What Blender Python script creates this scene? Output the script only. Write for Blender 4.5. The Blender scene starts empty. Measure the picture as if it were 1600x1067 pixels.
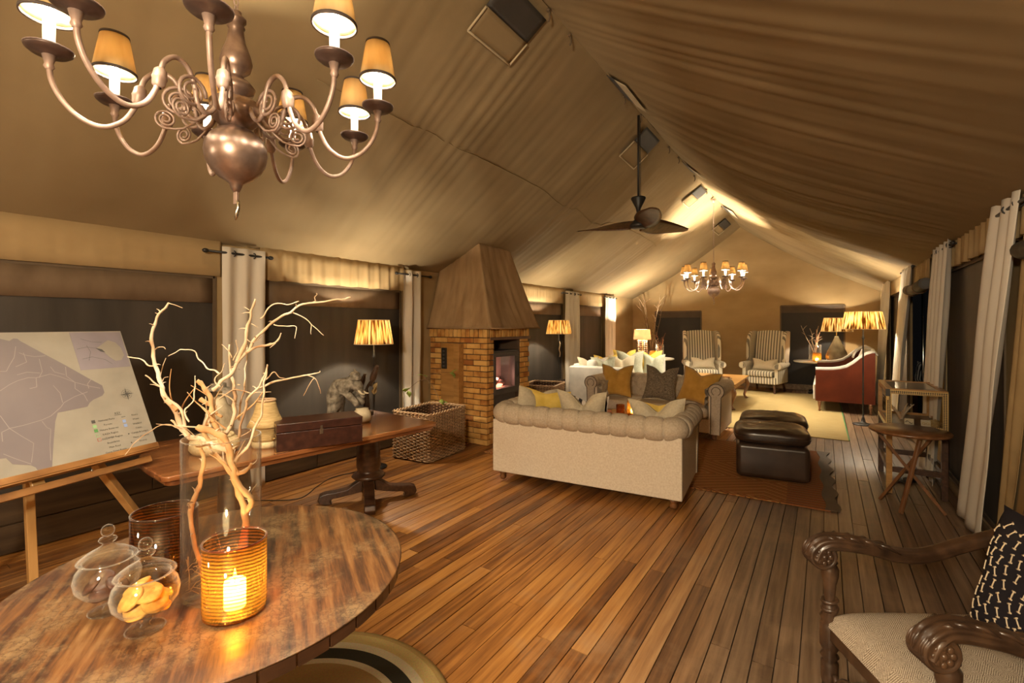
import bpy, math, random
from math import sin, cos, pi, radians as R, sqrt, exp, atan2, hypot
from mathutils import Vector, Matrix, Euler, noise
rnd = random.Random(7)
scn = bpy.context.scene
col = scn.collection

# ------------------------------------------------------------------ camera
cam = bpy.data.cameras.new('camera')
cam.sensor_width = 36; cam.lens = 740/1600*36; cam.shift_y = -26.5/1600
cam.clip_start = 0.02; cam.clip_end = 200
cam_o = bpy.data.objects.new('camera', cam); col.objects.link(cam_o)
cam_o.location = (0, 0, 1.55); cam_o.rotation_euler = (R(90), 0, atan2(490, 740))
scn.camera = cam_o
# ------------------------------------------------------------------ world (night) and exposure
w = bpy.data.worlds.new('night'); scn.world = w; w.use_nodes = True
w.node_tree.nodes['Background'].inputs[0].default_value = (0.02, 0.018, 0.018, 1)
w.node_tree.nodes['Background'].inputs[1].default_value = 0.03
scn.view_settings.view_transform = 'Standard'; scn.view_settings.look = 'None'
scn.view_settings.gamma = 1; scn.view_settings.use_curve_mapping = False
scn.view_settings.exposure = 2.22
scn.cycles.max_bounces = 8; scn.cycles.diffuse_bounces = 4; scn.cycles.transparent_max_bounces = 24
scn.cycles.use_denoising = True; scn.cycles.sample_clamp_indirect = 4; scn.cycles.caustics_reflective = False; scn.cycles.caustics_refractive = False
WARM = (1.0, 0.86, 0.635)
CHAND_W, FAR_W, LAMP_W = 20.0, 52.0, 56.0     # watts of one chandelier bulb, of one shaded lamp
def light(name, loc, watts, colr=WARM, rad=0.02, parent=None):
    l = bpy.data.lights.new(name, 'POINT'); l.energy = watts; l.color = colr; l.shadow_soft_size = rad
    o = bpy.data.objects.new(name, l); col.objects.link(o); o.location = loc; o.parent = parent
    return o
# fill lights added behind the camera, with no fixtures
light('fill_light', (-3.0, -1.6, 2.2), 14, rad=.15)
light('fill_light', (-0.2, -1.3, 2.2), 100, rad=.15)

# ------------------------------------------------------------------ helpers
class MB:
    def __init__(s): s.v = []; s.f = []; s.sm = []
    def add(s, vs, fs, sm=False):
        b = len(s.v); s.v += [tuple(x) for x in vs]; s.f += [tuple(i+b for i in f) for f in fs]; s.sm += [sm]*len(fs); return s
    def box(s, x0, x1, y0, y1, z0, z1, M=None):
        vs = [Vector((x, y, z)) for x in (x0, x1) for y in (y0, y1) for z in (z0, z1)]
        if M: vs = [M @ p for p in vs]
        return s.add(vs, [(0,1,3,2),(4,6,7,5),(0,4,5,1),(2,3,7,6),(0,2,6,4),(1,5,7,3)])
    def beam(s, a, b, wx, wz, up=(0,0,1)):
        a = Vector(a); b = Vector(b); d = (b-a); L = d.length; d.normalize(); u = Vector(up)
        if abs(d.dot(u)) > .98: u = Vector((0,1,0))
        x = d.cross(u).normalized(); u = x.cross(d)
        vs = [a + x*sx*wx/2 + u*sz*wz/2 + d*t for sx in (-1,1) for t in (0, L) for sz in (-1,1)]
        return s.add(vs, [(0,1,3,2),(4,6,7,5),(0,4,5,1),(2,3,7,6),(0,2,6,4),(1,5,7,3)])
    def tube(s, path, r, n=8, cap=True, closed=False):
        P = [Vector(p) for p in path]; m = len(P)
        rr = r if isinstance(r, (list, tuple)) else [r]*m
        vs = []; t0 = None; u = None
        for i, p in enumerate(P):
            if closed: t = (P[(i+1) % m]-P[i-1]).normalized()
            else: t = (P[min(i+1, m-1)]-P[max(i-1, 0)]).normalized()
            if u is None:
                u = t.orthogonal().normalized()
            else:
                u = (u - t*u.dot(t))
                u = u.normalized() if u.length > 1e-6 else t.orthogonal().normalized()
            b = t.cross(u)
            for k in range(n):
                a = 2*pi*k/n; vs.append(p + (u*cos(a)+b*sin(a))*rr[i])
        fs = [(i*n+k, i*n+(k+1) % n, (i+1)*n+(k+1) % n, (i+1)*n+k) for i in range(m-1) for k in range(n)]
        if closed: fs += [((m-1)*n+k, (m-1)*n+(k+1) % n, (k+1) % n, k) for k in range(n)]
        s.add(vs, fs, True)
        if cap and not closed:
            b = len(s.v)-len(vs)
            s.f.append(tuple(b+k for k in range(n))[::-1]); s.sm.append(False)
            s.f.append(tuple(b+(m-1)*n+k for k in range(n))); s.sm.append(False)
        return s
    def lathe(s, prof, c=(0,0,0), n=24, sm=True, M=None, closed=False):
        vs = []
        for (r, z) in prof:
            for k in range(n):
                a = 2*pi*k/n; p = Vector((r*cos(a), r*sin(a), z))
                if M: p = M @ p
                vs.append(p+Vector(c))
        m = len(prof); e = m if closed else m-1
        fs = [(i*n+k, i*n+(k+1) % n, ((i+1) % m)*n+(k+1) % n, ((i+1) % m)*n+k) for i in range(e) for k in range(n)]
        s.add(vs, fs, sm)
        return s
    def disc(s, r, c, n=24, up=1):
        return s.add([(c[0]+r*cos(2*pi*k/n), c[1]+r*sin(2*pi*k/n), c[2]) for k in range(n)], [tuple(range(n))[::up]])
    def grid(s, f, nu, nv, sm=True, cu=False):
        vs = [f(i/nu, j/nv) for i in range(nu if cu else nu+1) for j in range(nv+1)]
        m = nu if cu else nu+1
        fs = [(i*(nv+1)+j, ((i+1) % m)*(nv+1)+j, ((i+1) % m)*(nv+1)+j+1, i*(nv+1)+j+1) for i in range(nu) for j in range(nv)]
        return s.add(vs, fs, sm)
    def prism(s, poly, f0, f1):      # poly of 2-D points, f0/f1 map (a,b) to the two faces
        n = len(poly)
        vs = [f0(*p) for p in poly]+[f1(*p) for p in poly]
        return s.add(vs, [tuple(range(n))[::-1], tuple(range(n, 2*n))] + [(i, (i+1) % n, n+(i+1) % n, n+i) for i in range(n)])
    def ell(s, c, r, n=12, m=8, M=None):
        def f(u, v):
            p = Vector((r[0]*cos(2*pi*u)*sin(pi*v), r[1]*sin(2*pi*u)*sin(pi*v), -r[2]*cos(pi*v)))
            if M: p = M @ p
            return p+Vector(c)
        return s.grid(f, n, m, cu=True)
    def xf(s, M): s.v = [tuple(M @ Vector(p)) for p in s.v]; return s

def obj(name, mb, mat, parent=None, bev=0, seg=2, loc=None, rot=None, solid=0, kind=None, label=None, sub=0, smooth=None):
    me = bpy.data.meshes.new(name); me.from_pydata(mb.v, [], mb.f)
    sm = mb.sm if smooth is None else [smooth]*len(mb.f)
    me.polygons.foreach_set('use_smooth', sm); me.update()
    if mat: me.materials.append(mat)
    o = bpy.data.objects.new(name, me); col.objects.link(o)
    if parent: o.parent = parent
    if loc: o.location = loc
    if rot: o.rotation_euler = rot
    if solid:
        m = o.modifiers.new('solid', 'SOLIDIFY'); m.thickness = solid; m.offset = 0
    if bev:
        m = o.modifiers.new('bevel', 'BEVEL'); m.width = bev; m.segments = seg; m.limit_method = 'ANGLE'; m.angle_limit = R(40)
        me.polygons.foreach_set('use_smooth', [True]*len(me.polygons))
        m.harden_normals = True
    if sub:
        m = o.modifiers.new('sub', 'SUBSURF'); m.levels = sub; m.render_levels = sub
    if kind: o['kind'] = kind
    if label: o['label'] = label
    return o
def thing(name, label, cat, loc=(0,0,0), rz=0, group=None):
    o = bpy.data.objects.new(name, None); col.objects.link(o); o.empty_display_size = .1
    o.location = loc; o.rotation_euler = (0, 0, rz); o['label'] = label; o['category'] = cat
    if group: o['group'] = group
    return o
def tag(o, label, cat, group=None):
    o['label'] = label; o['category'] = cat
    if group: o['group'] = group
    return o
def struct(name, mb, mat, **k):
    return obj(name, mb, mat, kind='structure', **k)
def dup(o, parent=None):
    c = o.copy(); col.objects.link(c)
    if parent: c.parent = parent
    for ch in list(o.children): dup(ch, c)
    return c
def box(*a): return MB().box(*a)
def spline(P, n=6):
    P = [Vector(p) for p in P]; out = []
    for i in range(len(P)-1):
        a = P[max(i-1, 0)]; b = P[i]; c = P[i+1]; d = P[min(i+2, len(P)-1)]
        for k in range(n):
            t = k/n
            out.append(.5*((2*b)+(c-a)*t+(2*a-5*b+4*c-d)*t*t+(3*b-a-3*c+d)*t**3))
    out.append(P[-1]); return out

# ------------------------------------------------------------------ materials
def nt(name):
    m = bpy.data.materials.new(name); m.use_nodes = True; t = m.node_tree
    for n in list(t.nodes):
        if n.type != 'OUTPUT_MATERIAL': t.nodes.remove(n)
    return m, t, t.nodes, t.links, [n for n in t.nodes if n.type == 'OUTPUT_MATERIAL'][0]
def N(t, kind, **k):
    n = t.nodes.new('ShaderNode'+kind)
    for a, b in k.items(): setattr(n, a, b)
    return n
def ramp(t, stops):
    n = N(t, 'ValToRGB'); e = n.color_ramp.elements
    while len(e) < len(stops): e.new(.5)
    for i, (p, c) in enumerate(stops):
        e[i].position = p; e[i].color = (*c, 1)
    return n
def noisemat(name, stops, scale=(5,5,5), nscale=1, detail=4, rough=.7, bump=0, bscale=None, metal=0, objrand=0, trans=0, coat=0, spec=.5, dist=.002, sheen=0):
    """principled material whose colour is a ramp over stretched noise"""
    m, t, ns, lk, out = nt(name)
    tc = N(t, 'TexCoord'); mp = N(t, 'Mapping'); mp.inputs['Scale'].default_value = scale
    lk.new(tc.outputs['Object'], mp.inputs[0])
    nz = N(t, 'TexNoise'); nz.inputs['Scale'].default_value = nscale; nz.inputs['Detail'].default_value = detail
    lk.new(mp.outputs[0], nz.inputs['Vector'])
    fac = nz.outputs['Fac']
    if objrand:
        oi = N(t, 'ObjectInfo')
        va = N(t, 'VectorMath', operation='ADD'); sc_ = N(t, 'VectorMath', operation='SCALE'); sc_.inputs['Scale'].default_value = 37
        cx = N(t, 'CombineXYZ'); 
        for i in range(3): lk.new(oi.outputs['Random'], cx.inputs[i])
        lk.new(cx.outputs[0], sc_.inputs[0]); lk.new(mp.outputs[0], va.inputs[0]); lk.new(sc_.outputs[0], va.inputs[1]); lk.new(va.outputs[0], nz.inputs['Vector'])
        mx = N(t, 'Math', operation='MULTIPLY_ADD'); mx.inputs[1].default_value = objrand; mx.inputs[2].default_value = -objrand/2
        lk.new(oi.outputs['Random'], mx.inputs[0])
        ad = N(t, 'Math', operation='ADD'); lk.new(fac, ad.inputs[0]); lk.new(mx.outputs[0], ad.inputs[1]); fac = ad.outputs[0]
    rp = ramp(t, stops); lk.new(fac, rp.inputs[0])
    p = N(t, 'BsdfPrincipled'); lk.new(rp.outputs[0], p.inputs['Base Color'])
    p.inputs['Roughness'].default_value = rough; p.inputs['Metallic'].default_value = metal
    p.inputs['Specular IOR Level'].default_value = spec; p.inputs['Coat Weight'].default_value = coat; p.inputs['Coat Roughness'].default_value = .15
    p.inputs['Sheen Weight'].default_value = sheen
    if bump:
        b = N(t, 'Bump'); b.inputs['Strength'].default_value = bump; b.inputs['Distance'].default_value = dist
        if bscale:
            mp2 = N(t, 'Mapping'); mp2.inputs['Scale'].default_value = bscale; lk.new(tc.outputs['Object'], mp2.inputs[0])
            n2 = N(t, 'TexNoise'); n2.inputs['Scale'].default_value = 1; n2.inputs['Detail'].default_value = 3; lk.new(mp2.outputs[0], n2.inputs['Vector']); lk.new(n2.outputs['Fac'], b.inputs['Height'])
        else: lk.new(nz.outputs['Fac'], b.inputs['Height'])
        lk.new(b.outputs[0], p.inputs['Normal'])
    sh = p.outputs[0]
    if trans:
        tr = N(t, 'BsdfTranslucent'); lk.new(rp.outputs[0], tr.inputs[0]); ms = N(t, 'MixShader'); ms.inputs[0].default_value = trans
        lk.new(p.outputs[0], ms.inputs[1]); lk.new(tr.outputs[0], ms.inputs[2]); sh = ms.outputs[0]
    lk.new(sh, out.inputs[0]); m['p'] = 1
    return m
def flat(name, c, rough=.6, **k): return noisemat(name, [(.3, [x*.85 for x in c]), (.7, [min(1, x*1.12) for x in c])], rough=rough, **k)
def woodmat(name, dark, mid, light_, rough=.35, scale=(30, 2.5, 30), objrand=0, coat=.2, bump=.15):
    return noisemat(name, [(.25, dark), (.5, mid), (.75, light_)], scale=scale, detail=6, rough=rough, coat=coat, bump=bump, objrand=objrand, dist=.001)
def emis(name, c, s):
    m, t, ns, lk, out = nt(name); e = N(t, 'Emission'); e.inputs[0].default_value = (*c, 1); e.inputs[1].default_value = s; lk.new(e.outputs[0], out.inputs[0]); return m
def glass(name, tint=(1,1,1), streak=0, gloss=.035, edge_light=.8):
    m, t, ns, lk, out = nt(name)
    tr = N(t, 'BsdfTransparent'); gl = N(t, 'BsdfGlossy'); gl.inputs['Roughness'].default_value = .03
    tr.inputs[0].default_value = (*tint, 1)
    lw = N(t, 'LayerWeight'); lw.inputs['Blend'].default_value = .5
    mr = N(t, 'MapRange'); mr.inputs['To Min'].default_value = gloss; mr.inputs['To Max'].default_value = .6
    pw = N(t, 'Math', operation='POWER'); pw.inputs[1].default_value = 3; lk.new(lw.outputs['Facing'], pw.inputs[0]); lk.new(pw.outputs[0], mr.inputs[0])
    if streak:
        tc = N(t, 'TexCoord'); mp = N(t, 'Mapping'); mp.inputs['Rotation'].default_value = (R(8), R(6), 0); lk.new(tc.outputs['Object'], mp.inputs[0])
        wv = N(t, 'TexWave', bands_direction='Z'); wv.inputs['Scale'].default_value = streak; wv.inputs['Distortion'].default_value = 1.5; wv.inputs['Detail'].default_value = 1; wv.inputs['Detail Scale'].default_value = .6
        lk.new(mp.outputs[0], wv.inputs['Vector'])
        rp = ramp(t, [(.2, [x*.42 for x in tint]), (.5, tint)]); lk.new(wv.outputs['Fac'], rp.inputs[0]); lk.new(rp.outputs[0], tr.inputs[0])
        # tinted glass also scatters a little of the candle light inside it
        tl = N(t, 'BsdfTranslucent'); lk.new(rp.outputs[0], tl.inputs[0]); m0 = N(t, 'MixShader'); m0.inputs[0].default_value = .09
        lk.new(tr.outputs[0], m0.inputs[1]); lk.new(tl.outputs[0], m0.inputs[2]); a = m0.outputs[0]
    else:
        df = N(t, 'BsdfDiffuse'); df.inputs[0].default_value = (.75,.72,.66,1); m0 = N(t, 'MixShader')     # pale outline painted edge-on, in place of refracted light
        p2 = N(t, 'Math', operation='POWER'); p2.inputs[1].default_value = 4; lk.new(lw.outputs['Facing'], p2.inputs[0])
        k2 = N(t, 'Math', operation='MULTIPLY'); k2.inputs[1].default_value = edge_light; lk.new(p2.outputs[0], k2.inputs[0]); lk.new(k2.outputs[0], m0.inputs[0])
        lk.new(tr.outputs[0], m0.inputs[1]); lk.new(df.outputs[0], m0.inputs[2]); a = m0.outputs[0]
    ms = N(t, 'MixShader'); lk.new(mr.outputs[0], ms.inputs[0]); lk.new(a, ms.inputs[1]); lk.new(gl.outputs[0], ms.inputs[2])
    lk.new(ms.outputs[0], out.inputs[0]); return m

M = {}
M['canvas'] = noisemat('canvas', [(.3, (.245,.177,.094)), (.7, (.32,.236,.130))], scale=(1.2,1.2,1.2), detail=6, rough=.9, bump=.25, bscale=(90,90,90), spec=.15, dist=.001)
M['wall_canvas'] = noisemat('wall_canvas', [(.3, (.34,.235,.115)), (.7, (.42,.30,.155))], scale=(1.5,1.5,3), detail=5, rough=.9, bump=.2, bscale=(120,120,120), spec=.15, dist=.001)
M['hood_canvas'] = noisemat('hood_canvas', [(.3, (.29,.185,.095)), (.7, (.42,.285,.155))], scale=(9,9,1.2), detail=5, rough=.85, bump=.3, spec=.2, dist=.003)
M['screen'] = noisemat('insect_screen', [(.3, (.034,.029,.024)), (.7, (.062,.052,.043))], scale=(5,5,.8), detail=5, rough=.55, bump=.3, bscale=(14,14,2), spec=.35, dist=.004)
M['screen_lit'] = noisemat('insect_screen_lit', [(.3, (.075,.058,.043)), (.7, (.12,.095,.072))], scale=(5,5,.8), detail=5, rough=.6, bump=.3, bscale=(14,14,2), dist=.004)  # lighter copy of the insect screen, brighter light put into its colour
M['branch_warm'] = noisemat('warm_branch', [(.32, (.25,.11,.035)), (.5, (.46,.25,.10)), (.7, (.62,.42,.22))], scale=(9,9,9), rough=.75, bump=.4)
M['screen_flap'] = noisemat('screen_flap', [(.3, (.13,.085,.05)), (.7, (.19,.13,.08))], scale=(6,6,3), detail=4, rough=.7, bump=.4, spec=.3, dist=.004)
M['hem'] = flat('hem', (.12,.08,.045), .8)
M['linen'] = noisemat('linen_curtain', [(.3, (.68,.62,.53)), (.7, (.80,.745,.65))], scale=(3,3,1), rough=.9, bump=.2, bscale=(160,160,160), trans=.12, spec=.1, dist=.0006)
M['khaki_curtain'] = flat('khaki_curtain', (.36,.25,.12), .9, spec=.1)
M['board'] = None
M['black'] = flat('black_iron', (.02,.018,.016), .45)
M['brass_dark'] = noisemat('aged_metal', [(.3, (.22,.15,.12)), (.7, (.40,.29,.24))], scale=(14,14,14), rough=.33, metal=.8)
M['pan_bronze'] = flat('pan_bronze', (.10,.065,.055), .38, metal=.6)
M['antique'] = noisemat('antiqued_arm', [(.3, (.24,.16,.125)), (.7, (.38,.27,.22))], scale=(20,20,20), rough=.45, metal=.35)
M['candle_white'] = flat('candle_white', (.9,.85,.75), .5, trans=.25)
M['shade_cloth'] = noisemat('lamp_shade_cloth', [(.3, (.36,.245,.105)), (.7, (.54,.40,.21))], scale=(14,14,1), rough=.8, trans=.27)
M['shade_in'] = flat('lamp_shade_lining', (.9,.84,.7), .8, trans=.35)
M['trim'] = flat('shade_trim', (.05,.035,.03), .7)
def straw():
    m, t, ns, lk, out = nt('straw_shade'); tc = N(t, 'TexCoord'); sx = N(t, 'SeparateXYZ'); lk.new(tc.outputs['Object'], sx.inputs[0])
    an = N(t, 'Math', operation='ARCTAN2'); lk.new(sx.outputs[1], an.inputs[0]); lk.new(sx.outputs[0], an.inputs[1])
    cb = N(t, 'CombineXYZ'); lk.new(an.outputs[0], cb.inputs[0]); lk.new(sx.outputs[2], cb.inputs[1]); mp = N(t, 'Mapping'); mp.inputs['Scale'].default_value = (9,3.5,1); lk.new(cb.outputs[0], mp.inputs[0])
    nz = N(t, 'TexNoise'); nz.inputs['Scale'].default_value = 1; nz.inputs['Detail'].default_value = 2; lk.new(mp.outputs[0], nz.inputs['Vector'])
    rp = ramp(t, [(.40, (.13,.06,.018)), (.50, (.58,.40,.17)), (.64, (.98,.88,.64))]); lk.new(nz.outputs['Fac'], rp.inputs[0])
    d = N(t, 'BsdfDiffuse'); tr = N(t, 'BsdfTranslucent'); lk.new(rp.outputs[0], d.inputs[0]); lk.new(rp.outputs[0], tr.inputs[0])
    ms = N(t, 'MixShader'); ms.inputs[0].default_value = .55; lk.new(d.outputs[0], ms.inputs[1]); lk.new(tr.outputs[0], ms.inputs[2])
    b = N(t, 'Bump'); b.inputs['Strength'].default_value = .5; b.inputs['Distance'].default_value = .004; lk.new(nz.outputs['Fac'], b.inputs['Height']); lk.new(b.outputs[0], d.inputs['Normal'])
    lk.new(ms.outputs[0], out.inputs[0]); return m
M['straw'] = straw()
M['bulb'] = emis('bulb', (1,.86,.62), 14)
M['bulb_small'] = emis('bulb_small', (1,.90,.72), 16)
M['flame'] = emis('flame', (1,.72,.3), 22)
M['wax'] = flat('wax', (.95,.86,.66), .5, trans=.7)
M['glass'] = glass('clear_glass', (.985,.98,.965))
M['glass_clean'] = glass('clean_glass', (.985,.98,.965), edge_light=.12)
M['pane'] = glass('window_pane', (.93,.93,.92), gloss=.03)
M['amber'] = glass('amber_glass', (.93,.62,.22), streak=34, gloss=.05)
M['amber_dark'] = glass('dark_amber_glass', (.70,.38,.11), streak=34, gloss=.06)
M['amber_plain'] = glass('amber_rim', (.75,.36,.06), gloss=.12)
M['mahogany'] = woodmat('mahogany', (.10,.03,.010), (.21,.075,.024), (.36,.15,.05), rough=.22, scale=(22,1.6,22), coat=.5)
M['dark_wood'] = woodmat('dark_wood', (.028,.012,.006), (.06,.025,.011), (.11,.05,.024), rough=.35)
M['box_wood'] = woodmat('chest_wood', (.016,.004,.002), (.032,.009,.005), (.055,.017,.009), rough=.35)
M['walnut'] = woodmat('walnut', (.09,.035,.012), (.17,.072,.026), (.26,.12,.048), rough=.3, scale=(18,18,3))
M['oak'] = woodmat('golden_wood', (.30,.145,.04), (.42,.22,.065), (.54,.30,.10), rough=.35, scale=(3,22,22))
M['easel_wood'] = woodmat('easel_wood', (.30,.16,.05), (.42,.24,.085), (.52,.32,.13), rough=.45, scale=(14,14,2))
M['tray_wood'] = woodmat('easel_tray_wood', (.10,.04,.012), (.22,.10,.03), (.36,.18,.06), rough=.35, scale=(12,3,12))
M['rail_wood'] = woodmat('carved_wood', (.022,.011,.006), (.05,.026,.014), (.10,.052,.026), rough=.33, scale=(14,14,14))
M['tweed'] = None
M['cherry'] = noisemat('cherry_panel', [(.3, (.070,.010,.002)), (.7, (.105,.018,.004))], scale=(4,4,4), rough=.5, coat=0, spec=.2)
M['white_uph'] = flat('white_upholstery', (.64,.615,.56), .9, spec=.1)
M['sofa'] = noisemat('sofa_linen', [(.3, (.46,.38,.28)), (.7, (.60,.515,.40))], scale=(70,70,70), detail=3, rough=.85, bump=.25, spec=.15, dist=.001)
M['sofa_back'] = noisemat('sofa_back_linen', [(.3, (.64,.55,.43)), (.7, (.76,.68,.56))], scale=(70,70,70), detail=3, rough=.9, bump=.2, spec=.1, dist=.001)
M['sofa_trim'] = flat('sofa_piping', (.10,.07,.045), .7)
M['cream'] = noisemat('cream_cloth', [(.3, (.54,.47,.335)), (.7, (.65,.575,.43))], scale=(60,60,60), rough=.9, bump=.15, spec=.1, dist=.0008)
M['mustard'] = noisemat('mustard_velvet', [(.3, (.50,.27,.045)), (.7, (.64,.37,.08))], scale=(9,9,9), rough=.75, sheen=.3, spec=.15)
M['yellow'] = noisemat('yellow_cloth', [(.3, (.66,.46,.08)), (.7, (.78,.58,.16))], scale=(9,9,9), rough=.85, spec=.15)
M['taupe'] = noisemat('taupe_weave', [(.4, (.13,.105,.075)), (.6, (.30,.25,.18))], scale=(150,150,45), rough=.9, bump=.4, spec=.1)
M['sage'] = noisemat('sage_cloth', [(.3, (.36,.375,.29)), (.7, (.46,.47,.38))], scale=(40,40,40), rough=.9, spec=.1)
M['leather'] = noisemat('dark_leather', [(.3, (.022,.013,.009)), (.7, (.055,.032,.021))], scale=(5,5,5), rough=.30, bump=.25, bscale=(22,22,22), coat=.15, dist=.004)
M['stone'] = noisemat('carved_stone', [(.34, (.085,.068,.047)), (.5, (.20,.168,.122)), (.68, (.33,.285,.225))], scale=(28,28,28), rough=.8, bump=.6, dist=.004)
M['pale_stone'] = noisemat('pale_stone', [(.3, (.45,.36,.22)), (.7, (.66,.56,.38))], scale=(22,22,22), rough=.8, bump=.5, dist=.004)
M['basket_tan'] = noisemat('woven_tan', [(.3, (.34,.22,.08)), (.7, (.50,.35,.15))], scale=(20,20,130), rough=.75, bump=.8, dist=.003)
M['basket_pale'] = noisemat('woven_pale', [(.3, (.45,.34,.17)), (.7, (.60,.47,.27))], scale=(50,50,70), rough=.8, bump=.8, dist=.004)
M['wicker'] = noisemat('wicker', [(.3, (.36,.22,.12)), (.7, (.52,.35,.20))], scale=(7,7,30), rough=.6, spec=.3)
M['branch'] = noisemat('bleached_branch', [(.32, (.27,.14,.06)), (.47, (.50,.35,.21)), (.66, (.70,.60,.47))], scale=(9,9,9), rough=.75, bump=.4)
M['branch_brown'] = noisemat('brown_branch', [(.3, (.12,.07,.035)), (.7, (.24,.15,.08))], scale=(11,11,11), rough=.8)
M['branch_rust'] = noisemat('rust_twig', [(.3, (.30,.09,.03)), (.7, (.50,.20,.09))], scale=(11,11,11), rough=.8)
M['cookie'] = noisemat('cookie', [(.3, (.42,.21,.035)), (.6, (.62,.36,.07)), (.8, (.72,.47,.13))], scale=(55,55,55), rough=.8, bump=.6, dist=.003)
M['choc'] = noisemat('chocolate', [(.3, (.04,.014,.008)), (.7, (.10,.038,.022))], scale=(50,50,50), rough=.5, bump=.6, dist=.003)
M['sisal'] = noisemat('sisal_rug', [(.3, (.31,.225,.095)), (.7, (.44,.34,.16))], scale=(5,120,5), rough=.95, bump=.3, spec=.1)
M['leaf'] = flat('leaf', (.34,.42,.09), .6, trans=.3)
M['ceramic'] = noisemat('smoked_glass_base', [(.3, (.13,.10,.06)), (.7, (.22,.18,.11))], scale=(8,8,8), rough=.12, coat=.5)
M['marble'] = noisemat('pale_table_top', [(.3, (.42,.38,.30)), (.7, (.60,.56,.47))], scale=(5,5,5), rough=.3)
M['chrome'] = flat('chrome', (.6,.58,.55), .2, metal=1)
M['paper'] = flat('map_paper', (.25,.222,.180), .55)
M['print_grey'] = noisemat('map_land', [(.3, (.140,.116,.120)), (.7, (.165,.136,.138))], scale=(4,4,4), rough=.55)
M['print_inset'] = flat('map_inset', (.20,.172,.192), .55)
M['print_line'] = flat('map_line', (.25,.215,.205), .55)
M['ink'] = flat('ink', (.03,.025,.025), .6)
M['ink_grey'] = flat('ink_grey', (.06,.055,.05), .6)
M['print_green'] = flat('print_green', (.08,.22,.07), .6)
M['print_lgreen'] = flat('print_light_green', (.22,.38,.18), .6)
M['print_blue'] = flat('print_blue', (.20,.27,.48), .6)
M['print_red'] = flat('print_red', (.40,.09,.06), .6)
M['mortar'] = flat('mortar', (.10,.06,.035), .95)
M['brick'] = noisemat('brick', [(.15, (.36,.14,.04)), (.42, (.60,.31,.085)), (.75, (.76,.47,.16))], scale=(9,9,9), rough=.85, bump=.6, objrand=.55, spec=.15, dist=.004)
M['steel_lintel'] = flat('lintel', (.17,.10,.065), .6)
M['stove'] = flat('stove_iron', (.085,.08,.08), .5)
M['firebox_reflection'] = noisemat('firebox_reflection', [(.3, (.32,.25,.23)), (.7, (.55,.45,.42))], scale=(6,6,3), rough=.12)  # pale firebox colour, painted to stand for the reflection in the door glass
M['ember'] = noisemat('ash_log', [(.4, (.30,.24,.22)), (.7, (.45,.12,.10))], scale=(16,16,16), rough=.8)
M['night'] = flat('dark_ground', (.02,.018,.014), .95)

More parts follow.
